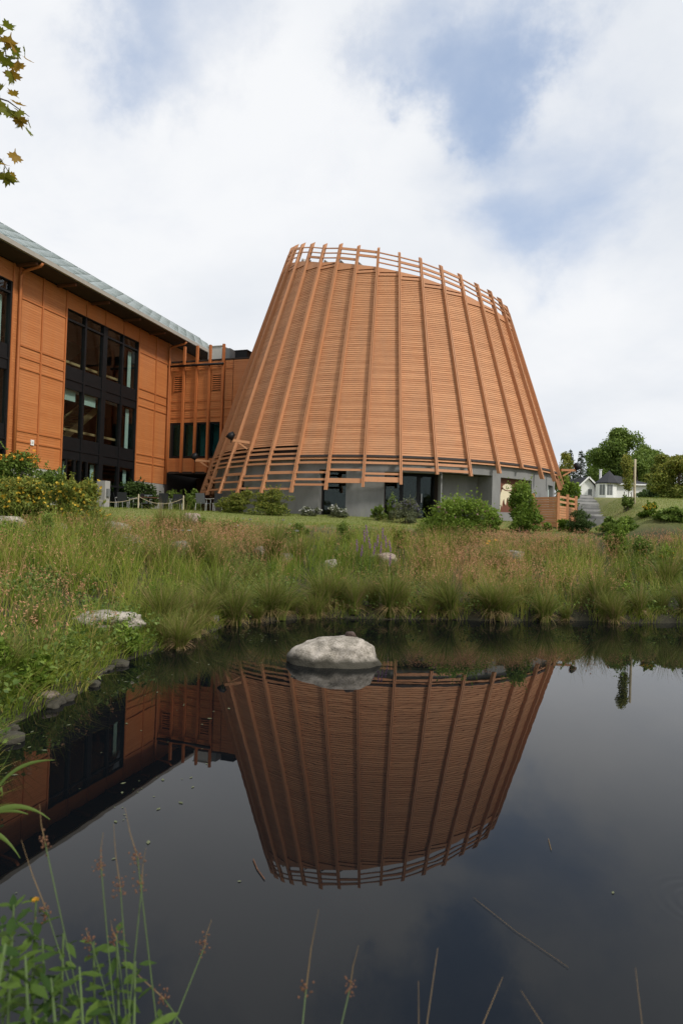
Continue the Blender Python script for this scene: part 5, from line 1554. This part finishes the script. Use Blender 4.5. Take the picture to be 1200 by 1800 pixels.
tree('broadleaf_tree', 'green tree filling the gap between maple and right hand trees', tl(1118, 84, 5.4), aty(1118, 806, 84).z - 5.4, 6.5, 'g_mid', 4200, .34, 72, .06, .25)
tree('broadleaf_tree', 'broad tree crown just left of the big maple', tl(1052, 98, 5.6), aty(1052, 790, 98).z - 5.6, 6.0, 'g_mid', 4000, .36, 73, .08, .25)
tree('broadleaf_tree', 'pale green tree behind the wooden post', tl(1130, 100, 5.6), aty(1130, 782, 100).z - 5.6, 7.5, 'g_mid', 4600, .38, 74, .08, .25)
spruce('dark spruce right of the hall, taller right one of the pair', tl(1019, 84, 5.2), aty(1019, 789, 84).z - 5.2, 3.6, 61)
spruce('dark spruce right of the hall, left one of the pair', tl(1000, 86, 5.2), aty(1000, 787, 86).z - 5.2, 3.4, 62)
spruce('spruce at the right picture edge with one branch showing', tl(1212, 60, 4.8), aty(1212, 745, 60).z - 4.8, 2.6, 63)

# far wood closing the horizon
C_ = []
for k in range(150):
    a_ = R(random.uniform(-62, 62)); d_ = random.uniform(150, 230); x_, y_ = d_ * math.sin(a_), d_ * math.cos(a_)
    hh_ = random.uniform(6, 10)
    C_.append(np.array([x_, y_, ZG + 3]) + unit(110) * np.array([5, 5, hh_ * .6]))
C_ = np.concatenate(C_); v, q, tt = leaves(C_, 1.3, .4)
g_ = np_mesh('far_wood', v, q, tt, 'g_dark'); tag(g_, 'far belt of trees behind the buildings', 'wood', kind='stuff')

# ------------------------------------------------------------------ maple boughs hanging in at the upper left
MAPLE = [(0, 1.0), (.10, .72), (.22, .80), (.20, .58), (.48, .66), (.42, .52), (.62, .40), (.40, .30), (.44, .18), (.16, .14), (.05, 0), (.02, -.25)]


def maple_leaf_mesh():
    pts = MAPLE + [(-x_, y_) for x_, y_ in MAPLE[::-1][:-1]]
    v = [(x_, y_, -.25 * x_ * x_ - .12 * y_ * y_) for x_, y_ in pts]
    n_ = len(v); me = bpy.data.meshes.new('maple_leaf')
    me.from_pydata([(0, .3, .03)] + v, [], [(0, i + 1, (i + 1) % n_ + 1) for i in range(n_)])
    a_ = me.attributes.new('tint', 'FLOAT', 'POINT'); a_.data.foreach_set('value', [.5] * (n_ + 1))
    me.materials.append(M['g_maple']); return me


def maple_variants():
    base = maple_leaf_mesh(); out_ = []
    for t_ in (.1, .35, .6, .85):
        m_ = base.copy(); m_.attributes['tint'].data.foreach_set('value', [t_] * len(m_.vertices)); out_.append(m_)
    return out_


MV = maple_variants()
mtree = thing('maple_bough_tree', 'maple with turning orange green leaves hanging in at the upper left', 'tree', (-9.0, 9.0, gz(-9.0, 9.0)))
mb = MB(); b0 = Vector((-9.0, 9.0, gz(-9, 9) - .3))
mb.tube([b0, b0 + Vector((.1, 0, 3)), b0 + Vector((.05, .1, 7)), b0 + Vector((.2, 0, 10))], [.22, .18, .11, .03], 10); mb.build('trunk', 'bark', mtree)
for pts_px, nleaf, spread in (([(-120, 10), (-40, 30), (8, 70), (14, 125)], 44, 17), ([(-120, 130), (-40, 160), (15, 178), (52, 205)], 34, 10), ([(-120, 235), (-40, 262), (2, 280), (16, 303)], 26, 9)):
    wp = [aty(px_, py_, 8.6) for px_, py_ in pts_px]
    st_ = Vector((-8.9, 9.0, wp[0].z + .8))
    mb = MB(); mb.tube([st_] + wp, [.05, .022, .014, .009, .004], 6); bough = mb.build('bough', 'bark', mtree)
    for k in range(nleaf):
        f_ = (k + .5) / nleaf * 2.9; i_ = min(int(f_), 2); base = wp[i_].lerp(wp[i_ + 1], f_ - i_)
        pos = base + Vector((random.gauss(0, spread) / FPX * 8.6, random.gauss(0, .12), random.gauss(-4, spread) / FPX * 8.6))
        lf = link('leaf', random.choice(MV), bough)
        s_ = random.uniform(.15, .23)
        lf.matrix_basis = Matrix.LocRotScale(pos, Matrix.Rotation(random.uniform(0, 6.28), 3, 'Z').to_quaternion() @ Matrix.Rotation(random.gauss(-2.2, .5), 3, 'X').to_quaternion(), Vector((s_, s_, s_)))

# ------------------------------------------------------------------ pond surface bits
x, y = rng.uniform(-2.8, 3, 2600), rng.uniform(3.2, 11.8, 2600)
s = pond_dist(x, y)
k = (s < -.03) & (rng.random(2600) < np.where(x < -.9, .75 * (fbm(x, y, 2.2, 61) > .55) + .06, .02) * np.clip(1.4 + s * .6, 0, 1))
c_ = np.stack([x[k], y[k], np.full(k.sum(), .004)], 1)
n = len(c_); a = rng.random(n) * 6.28; sz = .007 + .022 * rng.random(n) ** 2.5
ax = np.stack([np.cos(a), np.sin(a), 0 * a], 1); bx_ = np.stack([-np.sin(a), np.cos(a), 0 * a], 1)
v = np.stack([c_ - ax * sz[:, None], c_ - bx_ * sz[:, None] * .5, c_ + ax * sz[:, None], c_ + bx_ * sz[:, None] * .5], 1).reshape(-1, 3)
g_ = np_mesh('floating_debris', v, np.arange(4 * n).reshape(n, 4), rng.random(4 * n), 'g_greyish'); tag(g_, 'tiny leaf scraps floating on the dark water', 'debris', kind='stuff')


def atw(px, py, z=0.006):
    d = ray(px, py); return Vector((0, 0, H)) + d * ((z - H) / d.z)


for pp, lb, mt_, r_ in (([(445, 1510), (452, 1527), (465, 1545)], 'short curved twig floating left of the reflected crown', 'seed', .003),
                        ([(832, 1578), (905, 1636), (998, 1700)], 'long straight grass stem floating on the open water', 'drystem', .0008),
                        ([(963, 1474), (968, 1494)], 'pale feather sized straw floating at the right', 'drystem', .0018)):
    mb = MB(); mb.tube([atw(*p_) for p_ in pp], r_, 5); tag(mb.build('floating_twig', mt_), lb, 'twig')

# ------------------------------------------------------------------ rushes and plants at the viewer's feet
def rush(tip, base, cl, Y, label, group='soft rushes in the foreground', r_=.0016, seedhead=True):
    T_, B_ = aty(*tip, Y), aty(*base, Y - .12)
    B_ = B_ + (B_ - T_).normalized() * 1.1
    B_.z = max(B_.z, -.05)
    t_ = thing('rush_stem', label, 'rush', B_, group)
    if cl:
        Cc = aty(cl[0], cl[1], Y - .02)
    else: Cc = T_.lerp(B_, .35)
    mb = MB(); mb.tube([B_, B_.lerp(Cc, .5) + Vector((.01, 0, 0)), Cc], [r_ * 1.2, r_ * 1.1, r_], 6); mb.build('stem', 'stem', t_)
    mb = MB(); mb.tube([Cc, Cc.lerp(T_, .5) + Vector((-.004, 0, 0)), T_], [r_, r_ * .7, r_ * .3], 6); mb.build('tip', 'drystem', t_)
    if cl and seedhead:
        bm = bmesh.new(); rr = random.Random(int(tip[0] * 7 + tip[1]))
        for k in range(26):
            p_ = Cc + Vector((rr.gauss(-.004, .010), rr.gauss(0, .009), rr.gauss(.0, .016)))
            bmesh.ops.create_icosphere(bm, subdivisions=1, radius=rr.uniform(.0022, .004), matrix=Matrix.Translation(p_))
        me = bpy.data.meshes.new('seed_cluster'); bm.to_mesh(me); bm.free(); me.materials.append(M['seed']); link('seed_cluster', me, t_)


for tip, base, cl, lb in (((70, 1413), (117, 1797), (80, 1483), 'tallest rush with an orange tip left of the leafy plant top'), ((38, 1477), (100, 1767), (82, 1600), 'leaning rush furthest left over the leafy plant'),
                          ((182, 1463), (192, 1797), (178, 1523), 'straight rush with pale tip left of the close trio'), ((200, 1448), (210, 1797), (212, 1560), 'rush with low seed cluster left in the close trio'),
                          ((220, 1420), (245, 1797), (242, 1507), 'tallest rush of the close trio'), ((257, 1490), (230, 1783), (250, 1552), 'right hand rush of the close trio'),
                          ((152, 1633), (185, 1797), (160, 1653), 'short rush with seed cluster above the leaves'), ((195, 1618), (208, 1797), (205, 1650), 'short dark rush between the leafy stems'),
                          ((372, 1617), (317, 1797), (360, 1663), 'thin leaning rush right of the leafy plants'), ((217, 1687), (295, 1797), (288, 1755), 'bent rush leaning right at the bottom edge'),
                          ((560, 1599), (540, 1798), (538, 1737), 'pale rush with seed cluster at bottom centre'), ((630, 1662), (600, 1798), (615, 1737), 'rush with twin seed clusters right of the pale one'),
                          ((769, 1666), (754, 1798), None, 'pale bare rush right of bottom centre'), ((735, 1724), (737, 1798), None, 'short bare rush beside the pale bare one'),
                          ((883, 1717), (851, 1798), None, 'short leaning bare rush at the bottom right of centre'), ((1116, 1701), (1129, 1798), None, 'bare rush at the far bottom right'),
                          ((915, 1741), (953, 1798), None, 'short left leaning bare rush at the bottom right')):
    rush(tip, base, cl, 2.0 if tip[0] < 400 else 1.9, lb, None)


def blade_leaf_mesh():
    bm_v = []; prof = [(0, .02), (.18, .13), (.4, .20), (.65, .155), (.85, .07), (1, 0)]
    for y_, w_ in prof: bm_v += [(-w_, y_, -.18 * y_ * y_), (0, y_, -.18 * y_ * y_ - .05 * (w_ > 0)), (w_, y_, -.18 * y_ * y_)]
    f_ = []
    for k in range(5):
        a_ = k * 3; f_ += [(a_, a_ + 1, a_ + 4, a_ + 3), (a_ + 1, a_ + 2, a_ + 5, a_ + 4)]
    out_ = []
    for t_ in (.05, .25, .5, .75):
        me = bpy.data.meshes.new('leaf'); me.from_pydata(bm_v, [], f_); a_ = me.attributes.new('tint', 'FLOAT', 'POINT'); a_.data.foreach_set('value', [t_] * len(bm_v))
        me.materials.append(M['g_leaf']); me.polygons.foreach_set('use_smooth', [True] * len(me.polygons)); out_.append(me)
    return out_


LV = blade_leaf_mesh()


def leafy_plant(label, top, base, Y, nl, size, seed, flower=False, bend=0.0):
    rr = random.Random(seed); nl = int(nl * 2.4)
    T_, B_ = aty(*top, Y), aty(*base, Y - .1); B_ = B_ + (B_ - T_).normalized() * .6
    t_ = thing('leafy_plant', label, 'plant', B_)
    mid_ = B_.lerp(T_, .5) + Vector((bend, 0, .01))
    mb = MB(); mb.tube([B_, mid_, T_], [.006, .005, .003], 6); mb.build('stem', 'stem', t_)
    for k in range(nl):
        f_ = .40 + .60 * (k + .5) / nl
        p_ = B_.lerp(mid_, f_ * 2) if f_ < .5 else mid_.lerp(T_, f_ * 2 - 1)
        lf = link('leaf', rr.choice(LV), t_)
        s_ = size * 1.08 * rr.uniform(.6, 1.25) * (1.15 - .5 * max(0, f_ - .5))
        az_ = k * 2.4 + rr.uniform(-.5, .5)
        qz = Matrix.Rotation(az_, 3, 'Z').to_quaternion() @ Matrix.Rotation(rr.uniform(-.45, .55), 3, 'X').to_quaternion() @ Matrix.Rotation(rr.gauss(0, .3), 3, 'Y').to_quaternion()
        st_ = p_ + (qz @ Vector((0, 1, 0))) * s_ * .22
        lf.matrix_basis = Matrix.LocRotScale(st_, qz, Vector((s_, s_, s_)))
    if flower:
        v, q, tt = leaves(np.array(T_)[None] + rng.normal(size=(7, 3)) * .006, .016, .5, aspect=.8); np_mesh('flower', v, q, tt, 'f_orange', t_)


for lb, top, base, Y, nl, sz, fl in (('leafy plant with a small orange flower at its top', (64, 1580), (60, 1800), 2.0, 22, .055, True),
                                     ('dense leafy plant in the bottom left corner', (25, 1590), (10, 1800), 1.9, 26, .055, False),
                                     ('leafy plant right of the orange flowered one', (112, 1640), (110, 1800), 2.0, 18, .055, False),
                                     ('leafy stem under the short seeded rush', (165, 1655), (170, 1800), 2.05, 14, .055, False),
                                     ('leafy stem among the close trio of rushes', (205, 1640), (205, 1800), 2.0, 18, .055, False),
                                     ('low leafy stem right of the rush trio', (238, 1690), (235, 1800), 1.95, 10, .05, False),
                                     ('out of focus large leaved plant closest at the left edge', (10, 1660), (-20, 1800), 1.3, 11, .055, False),
                                     ('tall leafy stem at the very left edge of the corner plants', (4, 1625), (0, 1800), 2.1, 18, .06, False),
                                     ('bushy leafy stem between the orange flowered plant and the rush trio', (140, 1700), (145, 1800), 1.85, 14, .055, False),
                                     ('short leafy stem directly below the tallest rush', (75, 1650), (85, 1800), 1.95, 16, .055, False),
                                     ('low leaves at the bottom edge below the bent rush', (285, 1785), (280, 1800), 1.9, 7, .045, False),
                                     ('leafy stem between the corner plant and the orange flowered one', (45, 1680), (50, 1800), 1.7, 14, .06, False),
                                     ('leafy stem low in front of the leaning rush', (90, 1720), (95, 1800), 1.7, 12, .055, False)):
    leafy_plant(lb, top, base, Y, nl, sz, int(top[0] * 3 + top[1]), fl, random.uniform(-.02, .02))

# reed clump arching in from the left edge
rd = thing('reed_clump', 'broad bladed reed clump arching in from the left edge over the water', 'reed', (-1.75, 2.75, .1))
for pts_ in ([(-60, 1480), (-20, 1320), (20, 1260), (46, 1215)], [(-60, 1480), (-20, 1410), (40, 1402), (88, 1440)], [(-60, 1470), (-20, 1415), (10, 1420), (50, 1431)],
             [(-50, 1480), (-10, 1360), (35, 1336), (97, 1336)], [(-60, 1500), (-30, 1440), (5, 1460), (36, 1508)], [(-40, 1520), (0, 1360), (4, 1380), (5, 1400)],
             [(-50, 1500), (-15, 1370), (10, 1345), (24, 1310)]):
    P_ = [aty(px_, py_, 2.75) for px_, py_ in pts_]
    n = 12; V_ = []; F_ = []
    for k in range(n + 1):
        f_ = k / n; i3 = [(1 - f_) ** 3, 3 * f_ * (1 - f_) ** 2, 3 * f_ ** 2 * (1 - f_), f_ ** 3]
        c_ = sum((P_[j] * i3[j] for j in range(4)), Vector()); w_ = .014 * (1 - f_ ** 2.2) + .0008
        V_ += [c_ + Vector((.2, .3, 1)).normalized() * w_, c_ + Vector((0, -.004, 0)), c_ - Vector((.2, .3, 1)).normalized() * w_]
    for k in range(n): F_ += [(3 * k, 3 * k + 1, 3 * k + 4, 3 * k + 3), (3 * k + 1, 3 * k + 2, 3 * k + 5, 3 * k + 4)]
    np_mesh('blade', np.array([tuple(a_) for a_ in V_]), np.array(F_), np.full(len(V_), .45), 'g_weed', rd)
